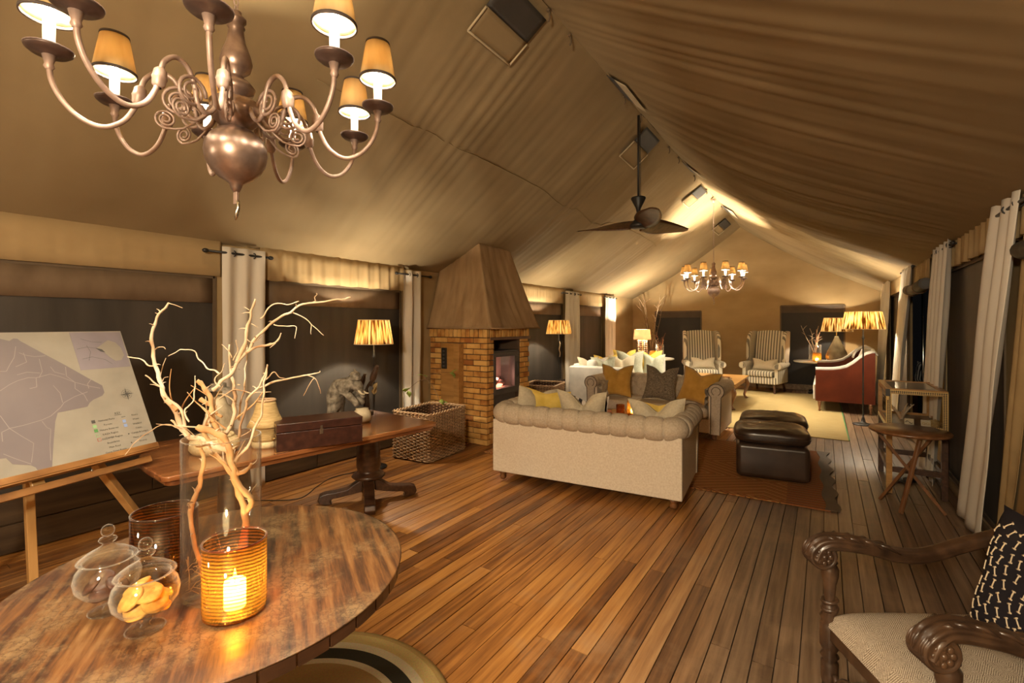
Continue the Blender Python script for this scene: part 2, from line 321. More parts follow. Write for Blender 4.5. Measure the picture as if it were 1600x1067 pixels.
def boardmat():
    m, t, ns, lk, out = nt('floor_boards'); tc = N(t, 'TexCoord'); geo = N(t, 'NewGeometry'); oi = N(t, 'ObjectInfo')
    mp = N(t, 'Mapping'); mp.inputs['Scale'].default_value = (34, 1.6, 1)
    off = N(t, 'VectorMath', operation='SCALE'); off.inputs['Scale'].default_value = 60
    cx = N(t, 'CombineXYZ'); lk.new(oi.outputs['Random'], cx.inputs[0]); lk.new(oi.outputs['Random'], cx.inputs[1]); lk.new(cx.outputs[0], off.inputs[0])
    ad = N(t, 'VectorMath', operation='ADD'); lk.new(geo.outputs['Position'], ad.inputs[0]); lk.new(off.outputs[0], ad.inputs[1]); lk.new(ad.outputs[0], mp.inputs[0])
    nz = N(t, 'TexNoise'); nz.inputs['Scale'].default_value = 1; nz.inputs['Detail'].default_value = 7; nz.inputs['Roughness'].default_value = .6; lk.new(mp.outputs[0], nz.inputs['Vector'])
    a = N(t, 'Math', operation='MULTIPLY_ADD'); a.inputs[1].default_value = .32; a.inputs[2].default_value = -.16; lk.new(oi.outputs['Random'], a.inputs[0])
    f = N(t, 'Math', operation='ADD'); lk.new(nz.outputs['Fac'], f.inputs[0]); lk.new(a.outputs[0], f.inputs[1])
    rp = ramp(t, [(.22, (.085,.032,.012)), (.42, (.20,.075,.018)), (.58, (.35,.145,.034)), (.8, (.50,.24,.06))]); lk.new(f.outputs[0], rp.inputs[0])
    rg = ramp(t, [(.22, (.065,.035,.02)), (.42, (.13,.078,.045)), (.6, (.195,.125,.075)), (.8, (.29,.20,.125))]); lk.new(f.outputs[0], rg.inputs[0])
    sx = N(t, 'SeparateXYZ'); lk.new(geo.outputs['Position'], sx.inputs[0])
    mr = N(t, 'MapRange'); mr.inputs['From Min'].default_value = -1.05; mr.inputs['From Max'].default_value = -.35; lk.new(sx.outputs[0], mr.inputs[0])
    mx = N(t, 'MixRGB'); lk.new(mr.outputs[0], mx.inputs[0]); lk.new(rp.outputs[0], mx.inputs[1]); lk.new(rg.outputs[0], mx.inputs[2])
    # worn pale patches
    n2 = N(t, 'TexNoise'); n2.inputs['Scale'].default_value = 1.7; n2.inputs['Detail'].default_value = 8; n2.inputs['Roughness'].default_value = .7; lk.new(geo.outputs['Position'], n2.inputs['Vector'])
    r2 = ramp(t, [(.5, (0,0,0)), (.72, (.45,.45,.45))]); lk.new(n2.outputs['Fac'], r2.inputs[0])
    m2 = N(t, 'MixRGB'); m2.inputs[2].default_value = (.36,.24,.14,1); lk.new(r2.outputs[0], m2.inputs[0]); lk.new(mx.outputs[0], m2.inputs[1])
    p = N(t, 'BsdfPrincipled'); lk.new(m2.outputs[0], p.inputs['Base Color'])
    rr = N(t, 'MapRange'); rr.inputs['To Min'].default_value = .28; rr.inputs['To Max'].default_value = .55; lk.new(n2.outputs['Fac'], rr.inputs[0]); lk.new(rr.outputs[0], p.inputs['Roughness'])
    b = N(t, 'Bump'); b.inputs['Strength'].default_value = .25; b.inputs['Distance'].default_value = .002; lk.new(nz.outputs['Fac'], b.inputs['Height']); lk.new(b.outputs[0], p.inputs['Normal'])
    lk.new(p.outputs[0], out.inputs[0]); return m
M['board'] = boardmat()
def stripemat(name, c1, c2, freq, axis=(1,1,0), rough=.9):
    m, t, ns, lk, out = nt(name); tc = N(t, 'TexCoord'); d = N(t, 'VectorMath', operation='DOT_PRODUCT'); d.inputs[1].default_value = axis; lk.new(tc.outputs['Object'], d.inputs[0])
    ml = N(t, 'Math', operation='MULTIPLY'); ml.inputs[1].default_value = freq; lk.new(d.outputs['Value'], ml.inputs[0])
    fr = N(t, 'Math', operation='FRACT'); lk.new(ml.outputs[0], fr.inputs[0])
    rp = ramp(t, [(.0, c1), (.52, c2)]); rp.color_ramp.interpolation = 'CONSTANT'; lk.new(fr.outputs[0], rp.inputs[0])
    p = N(t, 'BsdfPrincipled'); p.inputs['Roughness'].default_value = rough; p.inputs['Specular IOR Level'].default_value = .15; lk.new(rp.outputs[0], p.inputs['Base Color']); lk.new(p.outputs[0], out.inputs[0]); return m
M['ticking'] = stripemat('ticking_stripe', (.66,.60,.47), (.20,.18,.145), 17, (1,0,0))
M['ticking_side'] = stripemat('ticking_stripe_side', (.66,.60,.47), (.20,.18,.145), 17, (.35,1,0))
def kilim():
    m, t, ns, lk, out = nt('kilim'); tc = N(t, 'TexCoord'); sx = N(t, 'SeparateXYZ'); lk.new(tc.outputs['Object'], sx.inputs[0])
    # concentric diamonds |x|+|y| in brick red, ochre and dark brown, with a cross-striped end border
    ax = N(t, 'Math', operation='PINGPONG'); ax.inputs[1].default_value = .62; lk.new(sx.outputs[0], ax.inputs[0])
    ay = N(t, 'Math', operation='PINGPONG'); ay.inputs[1].default_value = .5; lk.new(sx.outputs[1], ay.inputs[0])
    a = N(t, 'Math', operation='MULTIPLY_ADD'); a.inputs[1].default_value = 1.5; lk.new(ay.outputs[0], a.inputs[0]); lk.new(ax.outputs[0], a.inputs[2])
    f = N(t, 'Math', operation='MULTIPLY'); f.inputs[1].default_value = 7; lk.new(a.outputs[0], f.inputs[0]); fr = N(t, 'Math', operation='FRACT'); lk.new(f.outputs[0], fr.inputs[0])
    r1 = ramp(t, [(0, (.30,.10,.03)), (.22, (.42,.19,.06)), (.42, (.07,.035,.02)), (.5, (.36,.14,.045)), (.8, (.46,.25,.09))]); r1.color_ramp.interpolation = 'CONSTANT'; lk.new(fr.outputs[0], r1.inputs[0])
    g = N(t, 'Math', operation='MULTIPLY'); g.inputs[1].default_value = 15; lk.new(sx.outputs[1], g.inputs[0]); gr = N(t, 'Math', operation='FRACT'); lk.new(g.outputs[0], gr.inputs[0])
    r2 = ramp(t, [(0, (.30,.11,.04)), (.75, (.07,.035,.02)), (.88, (.42,.25,.12))]); r2.color_ramp.interpolation = 'CONSTANT'; lk.new(gr.outputs[0], r2.inputs[0])
    gt = N(t, 'Math', operation='GREATER_THAN'); gt.inputs[1].default_value = 1.42; lk.new(sx.outputs[0], gt.inputs[0])
    mx = N(t, 'MixRGB'); lk.new(gt.outputs[0], mx.inputs[0]); lk.new(r1.outputs[0], mx.inputs[1]); lk.new(r2.outputs[0], mx.inputs[2])
    nz = N(t, 'TexNoise'); nz.inputs['Scale'].default_value = 40; lk.new(tc.outputs['Object'], nz.inputs['Vector']); m3 = N(t, 'MixRGB', blend_type='MULTIPLY'); m3.inputs[0].default_value = .3; lk.new(mx.outputs[0], m3.inputs[1]); lk.new(nz.outputs['Color'], m3.inputs[2])
    p = N(t, 'BsdfPrincipled'); p.inputs['Roughness'].default_value = .95; lk.new(m3.outputs[0], p.inputs['Base Color'])
    p.inputs['Specular IOR Level'].default_value = .1
    lk.new(p.outputs[0], out.inputs[0]); return m
M['kilim'] = kilim()
def tweed():
    m, t, ns, lk, out = nt('diamond_tweed'); tc = N(t, 'TexCoord'); sx = N(t, 'SeparateXYZ'); lk.new(tc.outputs['Object'], sx.inputs[0])
    ax = N(t, 'Math', operation='PINGPONG'); ax.inputs[1].default_value = .055; lk.new(sx.outputs[0], ax.inputs[0])
    ay = N(t, 'Math', operation='PINGPONG'); ay.inputs[1].default_value = .055; lk.new(sx.outputs[1], ay.inputs[0])
    a = N(t, 'Math', operation='ADD'); lk.new(ay.outputs[0], a.inputs[0]); lk.new(ax.outputs[0], a.inputs[1])
    f = N(t, 'Math', operation='MULTIPLY'); f.inputs[1].default_value = 900; lk.new(a.outputs[0], f.inputs[0]); s_ = N(t, 'Math', operation='SINE'); lk.new(f.outputs[0], s_.inputs[0])
    nz = N(t, 'TexNoise'); nz.inputs['Scale'].default_value = 350; lk.new(tc.outputs['Object'], nz.inputs['Vector'])
    k = N(t, 'Math', operation='MULTIPLY_ADD'); k.inputs[1].default_value = .22; lk.new(s_.outputs[0], k.inputs[0]); lk.new(nz.outputs['Fac'], k.inputs[2])
    rp = ramp(t, [(.3, (.16,.12,.085)), (.7, (.50,.42,.32))]); lk.new(k.outputs[0], rp.inputs[0])
    p = N(t, 'BsdfPrincipled'); p.inputs['Roughness'].default_value = .9; p.inputs['Specular IOR Level'].default_value = .1; lk.new(rp.outputs[0], p.inputs['Base Color'])
    b = N(t, 'Bump'); b.inputs['Strength'].default_value = .4; b.inputs['Distance'].default_value = .001; lk.new(k.outputs[0], b.inputs['Height']); lk.new(b.outputs[0], p.inputs['Normal'])
    lk.new(p.outputs[0], out.inputs[0]); return m
M['tweed'] = tweed()
def tabletop():
    m, t, ns, lk, out = nt('worn_table_top'); tc = N(t, 'TexCoord'); m0_ = N(t, 'Mapping'); m0_.inputs['Rotation'].default_value = (0,0,R(-59)); mp = N(t, 'Mapping'); mp.inputs['Scale'].default_value = (28,2.2,28); lk.new(tc.outputs['Object'], m0_.inputs[0]); lk.new(m0_.outputs[0], mp.inputs[0])
    nz = N(t, 'TexNoise'); nz.inputs['Scale'].default_value = 1; nz.inputs['Detail'].default_value = 8; nz.inputs['Roughness'].default_value = .65; lk.new(mp.outputs[0], nz.inputs['Vector'])
    rp = ramp(t, [(.36, (.016,.008,.005)), (.46, (.07,.028,.012)), (.58, (.175,.075,.023)), (.75, (.30,.165,.065))]); lk.new(nz.outputs['Fac'], rp.inputs[0])
    n2 = N(t, 'TexNoise'); n2.inputs['Scale'].default_value = 3.2; n2.inputs['Detail'].default_value = 9; n2.inputs['Roughness'].default_value = .75; lk.new(tc.outputs['Object'], n2.inputs['Vector'])
    r2 = ramp(t, [(.47, (0,0,0)), (.6, (.8,.8,.8))]); lk.new(n2.outputs['Fac'], r2.inputs[0])
    vo = N(t, 'TexVoronoi', feature='DISTANCE_TO_EDGE'); vo.inputs['Scale'].default_value = 38; vo.inputs['Randomness'].default_value = 1
    nw = N(t, 'VectorMath', operation='ADD'); sc_ = N(t, 'VectorMath', operation='SCALE'); sc_.inputs['Scale'].default_value = .15; lk.new(n2.outputs['Color'], sc_.inputs[0]); lk.new(tc.outputs['Object'], nw.inputs[0]); lk.new(sc_.outputs[0], nw.inputs[1]); lk.new(nw.outputs[0], vo.inputs['Vector'])
    r3 = ramp(t, [(0, (.07,.038,.018)), (.09, (.26,.17,.08))]); lk.new(vo.outputs['Distance'], r3.inputs[0])
    mx = N(t, 'MixRGB'); lk.new(r2.outputs[0], mx.inputs[0]); lk.new(rp.outputs[0], mx.inputs[1]); lk.new(r3.outputs[0], mx.inputs[2])
    p = N(t, 'BsdfPrincipled'); lk.new(mx.outputs[0], p.inputs['Base Color']); rr = N(t, 'MapRange'); rr.inputs['To Min'].default_value = .22; rr.inputs['To Max'].default_value = .48; lk.new(n2.outputs['Fac'], rr.inputs[0]); lk.new(rr.outputs[0], p.inputs['Roughness'])
    b = N(t, 'Bump'); b.inputs['Strength'].default_value = .3; b.inputs['Distance'].default_value = .001; lk.new(nz.outputs['Fac'], b.inputs['Height']); lk.new(b.outputs[0], p.inputs['Normal'])
    lk.new(p.outputs[0], out.inputs[0]); return m
M['tabletop'] = tabletop()
def rings():
    m, t, ns, lk, out = nt('braided_jute'); tc = N(t, 'TexCoord'); sx = N(t, 'SeparateXYZ'); lk.new(tc.outputs['Object'], sx.inputs[0])
    ln = N(t, 'VectorMath', operation='LENGTH'); cxy = N(t, 'CombineXYZ'); lk.new(sx.outputs[0], cxy.inputs[0]); lk.new(sx.outputs[1], cxy.inputs[1]); lk.new(cxy.outputs[0], ln.inputs[0])
    rp = ramp(t, [(0, (.30,.18,.07)), (.40, (.50,.40,.25)), (.43, (.035,.03,.02)), (.50, (.52,.43,.28)), (.54, (.46,.33,.13)), (.60, (.38,.25,.09))]); rp.color_ramp.interpolation = 'CONSTANT'; lk.new(ln.outputs['Value'], rp.inputs[0])
    nz = N(t, 'TexNoise'); nz.inputs['Scale'].default_value = 140; lk.new(tc.outputs['Object'], nz.inputs['Vector']); m3 = N(t, 'MixRGB', blend_type='MULTIPLY'); m3.inputs[0].default_value = .5; lk.new(rp.outputs[0], m3.inputs[1]); lk.new(nz.outputs['Color'], m3.inputs[2])
    p = N(t, 'BsdfPrincipled'); p.inputs['Roughness'].default_value = .95; p.inputs['Specular IOR Level'].default_value = .1; lk.new(m3.outputs[0], p.inputs['Base Color']); lk.new(p.outputs[0], out.inputs[0]); return m
M['jute'] = rings()
def inlay():
    m, t, ns, lk, out = nt('inlaid_border'); tc = N(t, 'TexCoord'); mp = N(t, 'Mapping'); mp.inputs['Rotation'].default_value = (0, R(45), 0); mp.inputs['Scale'].default_value = (95,95,95); lk.new(tc.outputs['Object'], mp.inputs[0])
    ck = N(t, 'TexChecker'); ck.inputs['Scale'].default_value = 1; ck.inputs[1].default_value = (.55,.36,.12,1); ck.inputs[2].default_value = (.02,.013,.008,1); lk.new(mp.outputs[0], ck.inputs[0])
    p = N(t, 'BsdfPrincipled'); p.inputs['Roughness'].default_value = .4; lk.new(ck.outputs[0], p.inputs['Base Color']); lk.new(p.outputs[0], out.inputs[0]); return m
M['inlay'] = inlay()
def zebra():
    m, t, ns, lk, out = nt('zebra_cloth'); tc = N(t, 'TexCoord'); wv = N(t, 'TexWave'); wv.inputs['Scale'].default_value = 5; wv.inputs['Distortion'].default_value = 3; lk.new(tc.outputs['Object'], wv.inputs['Vector'])
    rp = ramp(t, [(.4, (.03,.025,.03)), (.5, (.75,.68,.6))]); lk.new(wv.outputs['Fac'], rp.inputs[0]); p = N(t, 'BsdfPrincipled'); p.inputs['Roughness'].default_value = .9; lk.new(rp.outputs[0], p.inputs['Base Color']); lk.new(p.outputs[0], out.inputs[0]); return m
M['zebra'] = zebra()
# ================================================================== SETTING
XL, XR, YB, YE, ZE, ZR, XC = -4.6, 1.0, -2.6, 13.2, 2.28, 4.02, -1.8
def smooth(a, b, x):
    t = min(1, max(0, (x-a)/(b-a))); return t*t*(3-2*t)
def ceil_z(x, y, wr=True):
    u = min(1, abs(x-XC)/2.8); right = x > XC
    base = ZR-(ZR-ZE)*u
    if right: sag = .06+.20*smooth(3.0, 6.6, y)*(1-smooth(7.1, 7.9, y-.9*u))+.05*smooth(8.6, 11, y)
    else: sag = .05+.13*smooth(4.4, 6.6, y)*(1-smooth(7.0, 7.9, y+.5*u))+.07*smooth(8.6, 11, y)
    sag *= sin(pi*u**.9)
    z = base-sag
    if wr:
        m = sin(pi*min(1, u*1.02+.02))**.6
        skew = y+(.45*u if right else -.35*u)
        hot = .35+1.1*exp(-((y-3.3)/.5)**2)*(not right)+1.0*exp(-((y-6.3)/1.0)**2)+.8*exp(-((y-9.9)/.8)**2)
        d = noise.noise(Vector((skew*(5.5 if right else 3.3), u*.8, 1.7 if right else 9.1)))*(.030 if right else .045)+noise.noise(Vector((skew*13, u*1.1, 4.2)))*(.013 if right else .006)+noise.noise(Vector((skew*1.6, u*1.3, 7)))*.035
        d2 = -abs(noise.noise(Vector((skew*7.5, u*.7, 12.3))))*(.05 if right else .032)+.010
        z += (d+d2)*m*hot
    return z
def ceil_mesh(x0, x1, nu, nv):
    mb = MB(); mb.grid(lambda a, b: (x0+(x1-x0)*a, YB+(YE-YB)*b, ceil_z(x0+(x1-x0)*a, YB+(YE-YB)*b)), nu, nv); return mb
ceil = struct('ceiling', ceil_mesh(XL-.06, XC, 90, 640), M['canvas'])
obj('slope', ceil_mesh(XC, XR+.06, 90, 640), M['canvas'], ceil)
# stitched seam cord running down the tent on the fireplace slope, and the small ridge ties
mb = MB(); mb.tube([(XC-1.15, y, ceil_z(XC-1.15, y)-.004) for y in [2.0+.1*i for i in range(80)]], .004, 5)
obj('seam', mb, M['canvas'], ceil)
for y in (3.23, 3.6, 4.9, 5.44, 6.63, 7.14, 8.15, 9.1, 10.6):
    mb = MB(); mb.tube([(0,0,0), (.01,0,-.02), (.012,0,-.06), (0,0,-.085)], .007, 6); mb.ell((0,0,.005), (.018,.018,.012), 8, 5)
    obj('ridge_tie', mb, M['hem'], ceil, loc=(XC, y, ceil_z(XC, y)-.03))
# roof vents: dark gauze square with its rolled-down stitched flap, lying on the slope
def patch(x0, x1, y0, y1, off, sk=0.0):
    return MB().grid(lambda a, b: (x0+(x1-x0)*a, y0+(y1-y0)*b+sk*a, ceil_z(x0+(x1-x0)*a, y0+(y1-y0)*b+sk*a, False)-off), 6, 10)
M['vent_dark'] = flat('vent_gauze', (.045,.04,.036), .6)
M['vent_edge'] = flat('vent_edge', (.52,.42,.27), .9)
for i, (y0, y1, x0, x1, fl) in enumerate([(2.72, 3.27, -1.84, -2.02, -2.19), (5.74, 6.27, -1.82, -1.98, -2.17), (8.73, 9.2, -1.81, -1.97, -2.14), (11.5, 12.25, -1.87, -2.02, -2.15)]):
    v = obj('roof_vent', patch(x0, x1, y0, y1, .035), M['vent_dark'], ceil, solid=.004)
    obj('vent_flap', patch(x1, fl, y0+.01, y1, .04), M['canvas'], v, solid=.003)
    e = MB(); off = .046
    P = [(x1, y0), (fl, y0), (fl, y1), (x1, y1)]
    for a, b in zip(P[:-1], P[1:]):
        q = [(a[0]+(b[0]-a[0])*t/6, a[1]+(b[1]-a[1])*t/6) for t in range(7)]
        e.tube([(x, y, ceil_z(x, y, False)-off) for x, y in q], .009, 5)
    obj('stitched_edge', e, M['vent_edge'], v)
for i, (y0, y1, x0, x1, fl) in enumerate([(4.33, 4.93, -1.77, -1.69, -1.58), (7.2, 7.8, -1.77, -1.68, -1.55), (10.3, 11.0, -1.76, -1.66, -1.55)]):
    v = obj('roof_vent', patch(x0, x1, y0, y1, .03), M['vent_dark'], ceil, solid=.004)
    obj('vent_flap', patch(x1, fl, y0, y1+.05, .034), M['vent_edge'], v, solid=.003)

# floor: dark subfloor with every board laid on it
fl = struct('floor', box(XL-.1, XR+.1, YB, YE+.05, -.06, -.021), M['mortar'])
unit = box(-.5, .5, -.5, .5, -.02, 0)
bme = bpy.data.meshes.new('board'); bme.from_pydata(unit.v, [], unit.f); bme.materials.append(M['board'])
def board(x, y0, y1, wd):
    o = bpy.data.objects.new('board', bme); col.objects.link(o); o.parent = fl
    o.location = (x, (y0+y1)/2, rnd.uniform(-.0012, .0006)); o.scale = (wd, y1-y0-.004, 1)
x = XL; r2 = random.Random(3)
nrow = 61; wd = (XR-XL)/nrow
for i in range(nrow):
    y = -1.2-r2.uniform(0, 2.2); 
    while y < YE:
        L = r2.uniform(3.2, 5.2); y1 = min(YE, y+L)
        if YE-y1 < .6: y1 = YE
        if y1 > -1.0: board(XL+(i+.5)*wd, max(y, YB), y1, wd-(.0075 if i % 2 else .0035))
        y = y1
struct('ground', box(-9, 9, -9, 22, -.42, -.40), M['night'])

# --- walls -----------------------------------------------------------------
T = .03
LW = [(YB, 2.08), (2.53, 4.32), (5.9, 8.85), (9.35, 10.95)]      # window spans on the fireplace side
RW = [(-.5, 3.7), (4.45, 6.35), (7.05, 8.75), (8.95, 11.25)]
def side_wall(name, X, sgn, wins, zs, ztop):
    mb = MB(); y = YB
    for (a, b) in wins:
        if a > y: mb.box(X, X+sgn*T, y, a, 0, 2.45)
        mb.box(X, X+sgn*T, a, b, ztop, 2.45); mb.box(X, X+sgn*T, a, b, 0, zs); y = b
    mb.box(X, X+sgn*T, y, YE, 0, 2.45)
    return struct(name, mb, M['wall_canvas'])
wl = side_wall('wall_left', XL, -1, LW, .40, 1.98)
wr_ = side_wall('wall_right', XR, 1, RW, .12, 2.06)
EW = [(-3.95, -2.74, 1.905), (-.91, .36, 2.0)]
mb = MB()
def fold(xx, zz): return .018*noise.noise(Vector((xx*3.1, 0, zz*.6)))+.02*noise.noise(Vector((xx*1.1+zz*1.3, 3, zz*.9)))
def ends(x0, x1, z0, z1f, nz=30):
    n = max(2, int((x1-x0)/.05))
    mb.grid(lambda a, b: (x0+(x1-x0)*a, YE+fold(x0+(x1-x0)*a, z0+b*(z1f(x0+(x1-x0)*a)-z0)), z0+b*(z1f(x0+(x1-x0)*a)-z0)), n, nz)
zt = lambda xx: ceil_z(xx, YE-.02)+.05
xs = [XL-.03, EW[0][0], EW[0][1], EW[1][0], EW[1][1], XR+.03]
ends(xs[0], xs[1], 0, zt); ends(xs[2], xs[3], 0, zt); ends(xs[4], xs[5], 0, zt)
ends(xs[1], xs[2], EW[0][2], zt); ends(xs[3], xs[4], EW[1][2], zt)
struct('wall_far', mb, M['wall_canvas'])
struct('wall_near', MB().prism([(XL-.05, 0), (XR+.05, 0), (XR+.05, 2.45), (XC, 4.1), (XL-.05, 2.45)], lambda a, b: (a, YB, b), lambda a, b: (a, YB-T, b)), M['wall_canvas'])

nwin = 0
M['dark_screen'] = flat('dark_screen', (.018,.014,.011), .6)
M['far_flap'] = flat('far_flap', (.065,.042,.025), .7)
def window_x(X, sgn, a, b, z0, z1, flap=.22, screen=True, mt='screen'):
    global nwin; nwin += 1
    mb = MB(); ns = max(6, int((b-a)/.12))
    if screen:
        mb.grid(lambda s, t: (X+sgn*(.012+.012*noise.noise(Vector((3*(a+(b-a)*s), nwin, t)))), a+(b-a)*s, z0+(z1-z0)*t), ns, 14)
        w_ = struct('window_%d' % nwin, mb, M[mt])
    else:
        mb.box(X, X+sgn*.02, a, b, z1-.03, z1); w_ = struct('window_%d' % nwin, mb, M['hem'])
    h = MB(); q = [(X-sgn*.004, a, z0), (X-sgn*.004, b, z0), (X-sgn*.004, b, z1), (X-sgn*.004, a, z1)]
    for i in range(4): h.beam(q[i], q[(i+1) % 4], .03, .012, (1,0,0))
    obj('hem', h, M['hem'], w_)
    if flap and screen:
        fb = MB().grid(lambda s, t: (X-sgn*(.004+.008*noise.noise(Vector((6*(a+(b-a)*s), 5, 0)))), a+.015+(b-a-.03)*s, z1-.015-flap*t), ns, 2)
        obj('rolled_flap', fb, M['screen_flap'], w_, solid=.003)
    return w_
for (a, b) in LW: window_x(XL, -1, a, b, .40, 1.98)
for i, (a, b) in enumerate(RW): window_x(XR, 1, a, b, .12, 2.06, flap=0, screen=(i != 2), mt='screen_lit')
for (x0, x1, z1) in EW:
    nwin += 1
    mb = MB().grid(lambda s, t: (x0+(x1-x0)*s, YE+.02+.012*noise.noise(Vector((x0*3+s*4, 2, t*2))), z1*t), 14, 12)
    w_ = struct('window_%d' % nwin, mb, M['dark_screen'])
    h = MB(); q = [(x0, YE-.02, .02), (x1, YE-.02, .02), (x1, YE-.02, z1), (x0, YE-.02, z1)]
    for i in range(4): h.beam(q[i], q[(i+1) % 4], .03, .012, (0,1,0))
    obj('hem', h, M['hem'], w_)
    obj('rolled_flap', box(x0+.01, x1-.01, YE-.016, YE-.008, z1-.17, z1-.01), M['far_flap'], w_)
# gathered valances above the windows
ntrim = 0
def valance(X, sgn, a, b, z0, z1, amp):
    global ntrim; ntrim += 1
    def f(s, t):
        y = a+(b-a)*s
        d = amp*(sin(y*42+2*noise.noise(Vector((y*2, 0, 0)))*3)+.5*sin(y*77+1))*(.35+.65*t)
        return (X-sgn*(.035+d), y, z1+(z0-z1)*t+.35*amp*sin(y*21))
    struct('trim_%d' % ntrim, MB().grid(f, max(8, int((b-a)/.016)), 3), M['wall_canvas'], solid=.003)
for (a, b, am) in [(YB, 2.12, .0015), (2.48, 4.35, .013), (5.9, 8.85, .004), (9.3, 11.0, .006)]: valance(XL, -1, a, b, 1.985, 2.30, am)
for (a, b, am) in [(3.6, 6.4, .016), (6.95, 8.9, .008), (8.9, 11.3, .006)]: valance(XR, 1, a, b, 2.07, 2.36, am)
# skirting planks
def skirt(name, X, sgn, z, hgt, spans, m):
    s = struct(name, box(X-sgn*.0, X-sgn*.012, YB, YE-.02, .005, z+hgt*len(spans)), M['mortar'])
    for k in range(len(spans)):
        for (a, b) in zip(spans[k][:-1], spans[k][1:]):
            obj('plank', box(0, -sgn*.018, a+.003, b-.003, z+k*hgt+.004, z+(k+1)*hgt-.004), m, s, bev=.003, seg=1, loc=(X-sgn*.012, 0, 0))
M['skirting'] = woodmat('skirting_wood', (.024,.013,.006), (.052,.030,.014), (.09,.055,.026), rough=.5, scale=(20, 1.5, 20), objrand=.3)
skirt('baseboard_left', XL, -1, .01, .195, [[YB, -.2, 3.1, 4.85, 8.2, 11, YE-.03], [YB, 1.6, 4.4, 6.6, 9.7, YE-.03]], M['skirting'])
M['skirting_pale'] = woodmat('pale_skirting', (.16,.10,.05), (.26,.17,.09), (.36,.25,.14), rough=.5, scale=(20,1.5,20))
skirt('baseboard_right', XR, 1, .01, .10, [[YB, 1.0, 4.2, 7.6, 11, YE-.03]], M['skirting_pale'])
skirt_b = struct('baseboard_far', box(XL+.04, XR-.04, YE-.065, YE-.045, .005, .13), M['skirting_pale'])

# --- curtains --------------------------------------------------------------
def curtain(label, X, ya, yb, ztop, sgn, yb_a=None, yb_b=None, xbot=None, amp=.032, k=4.5, m='linen', name='curtain', zbot=.015, group='white curtain panels', narrow=.0):
    """pleated sheet hung along a wall: top edge from ya to yb, bottom edge from yb_a to yb_b"""
    yb_a = ya if yb_a is None else yb_a; yb_b = yb if yb_b is None else yb_b; xbot = X if xbot is None else xbot
    ph = rnd.uniform(0, 6)
    def f(s, t):
        y = (ya+(yb-ya)*s)*(1-t)+(yb_a+(yb_b-yb_a)*s)*t
        mid = (yb_a+yb_b)/2; y += (mid-y)*narrow*sin(pi*t)
        d = amp*(.55+.45*sin(pi*min(1, t*1.2+.1)))*sin(s*2*pi*k+ph+.6*sin(t*3))+.010*noise.noise(Vector((s*6, t*3, ph)))
        return (X+(xbot-X)*t**1.1-sgn*d, y, ztop+(zbot-ztop)*t)
    o = obj(name, MB().grid(f, 84, 26), M[m], solid=.003)
    return tag(o, label, 'curtain', group)
def rod(label, X, sgn, y0, y1, z, rings):
    t = thing('curtain_rod', label, 'curtain rod', (X, y0, z), group='black curtain rods')
    obj('pole', MB().tube([(0,0,0), (0,y1-y0,0)], .011, 10), M['black'], t)
    for e in (0, y1-y0): obj('finial', MB().ell((0,e,0), (.02,.028,.02), 10, 8), M['black'], t)
    for e in (.03, y1-y0-.03): obj('bracket', MB().tube([(0,e,0), (sgn*.06, e, .0)], .008, 6), M['black'], t)
    for yr in rings: obj('grommet', MB().tube([(.024*cos(a*pi/6), 0, .024*sin(a*pi/6)) for a in range(12)], .005, 6, closed=True), M['black'], t, loc=(0, yr-y0, 0))
curtain('white curtain behind the glass branch vase, beside the map easel', XL+.11, 2.10, 2.48, 2.25, -1, amp=.022, k=2.5)
rod('black curtain rod above the curtain behind the branch vase', XL+.11, -1, 1.96, 2.54, 2.195, [2.2, 2.38])
curtain('white curtain by the straw-shaded floor lamp and the large wicker basket', XL+.12, 4.27, 4.60, 2.25, -1, amp=.04, k=2.2)
rod('black curtain rod near the fireplace hood above the large basket', XL+.12, -1, 4.15, 4.76, 2.195, [4.36, 4.5])
curtain('white curtain behind the lamp beyond the brick fireplace', XL+.12, 8.78, 9.42, 2.25, -1, amp=.035, k=3.5)
rod('black curtain rod above the curtain beyond the fireplace', XL+.12, -1, 8.66, 9.5, 2.20, [8.95, 9.2])
curtain('narrow white curtain beside the beige corner wall, behind the white sofa', XL+.12, 10.92, 11.55, 2.27, -1, amp=.03, k=3)
rod('black curtain rod over the narrow curtain near the far corner', XL+.12, -1, 10.85, 11.62, 2.22, [11.1, 11.35])
curtain('long white curtain swept back at its foot, beside the armchair with the black cushion', .93, 3.85, 4.40, 2.32, 1, yb_a=4.56, yb_b=5.30, xbot=.90, amp=.03, k=2.6)
curtain('khaki hemmed curtain edge hanging beside the swept white curtain', .975, 3.60, 3.86, 2.32, 1, yb_a=4.34, yb_b=4.58, xbot=.985, amp=.02, k=2, m='khaki_curtain', name='curtain', group='khaki curtain panels')
rod('black curtain rod above the swept curtain by the armchair', .93, 1, 3.2, 4.34, 2.255, [3.9, 4.1])
curtain('tall cream curtain standing behind the glass display case', .93, 5.66, 6.38, 2.33, 1, yb_a=5.95, yb_b=6.72, xbot=.86, amp=.03, k=4)
rod('black curtain rod above the curtain behind the display case', .93, 1, 5.6, 6.5, 2.265, [5.72, 6.2])
curtain('bright white curtain by the open tent window with the rolled blind', .93, 7.95, 8.85, 2.36, 1, yb_a=8.5, yb_b=9.35, xbot=.82, amp=.03, k=4)
rod('black curtain rod above the curtain by the open window', .93, 1, 7.85, 8.95, 2.30, [8.0, 8.5])
curtain('grey white curtain in the far corner behind the straw lamp and red settee', .93, 10.6, 11.6, 2.40, 1, yb_a=10.9, yb_b=12.2, xbot=.84, amp=.03, k=4)
rod('black curtain rod in the far corner by the red settee', .93, 1, 10.5, 11.7, 2.33, [10.7, 11.2])
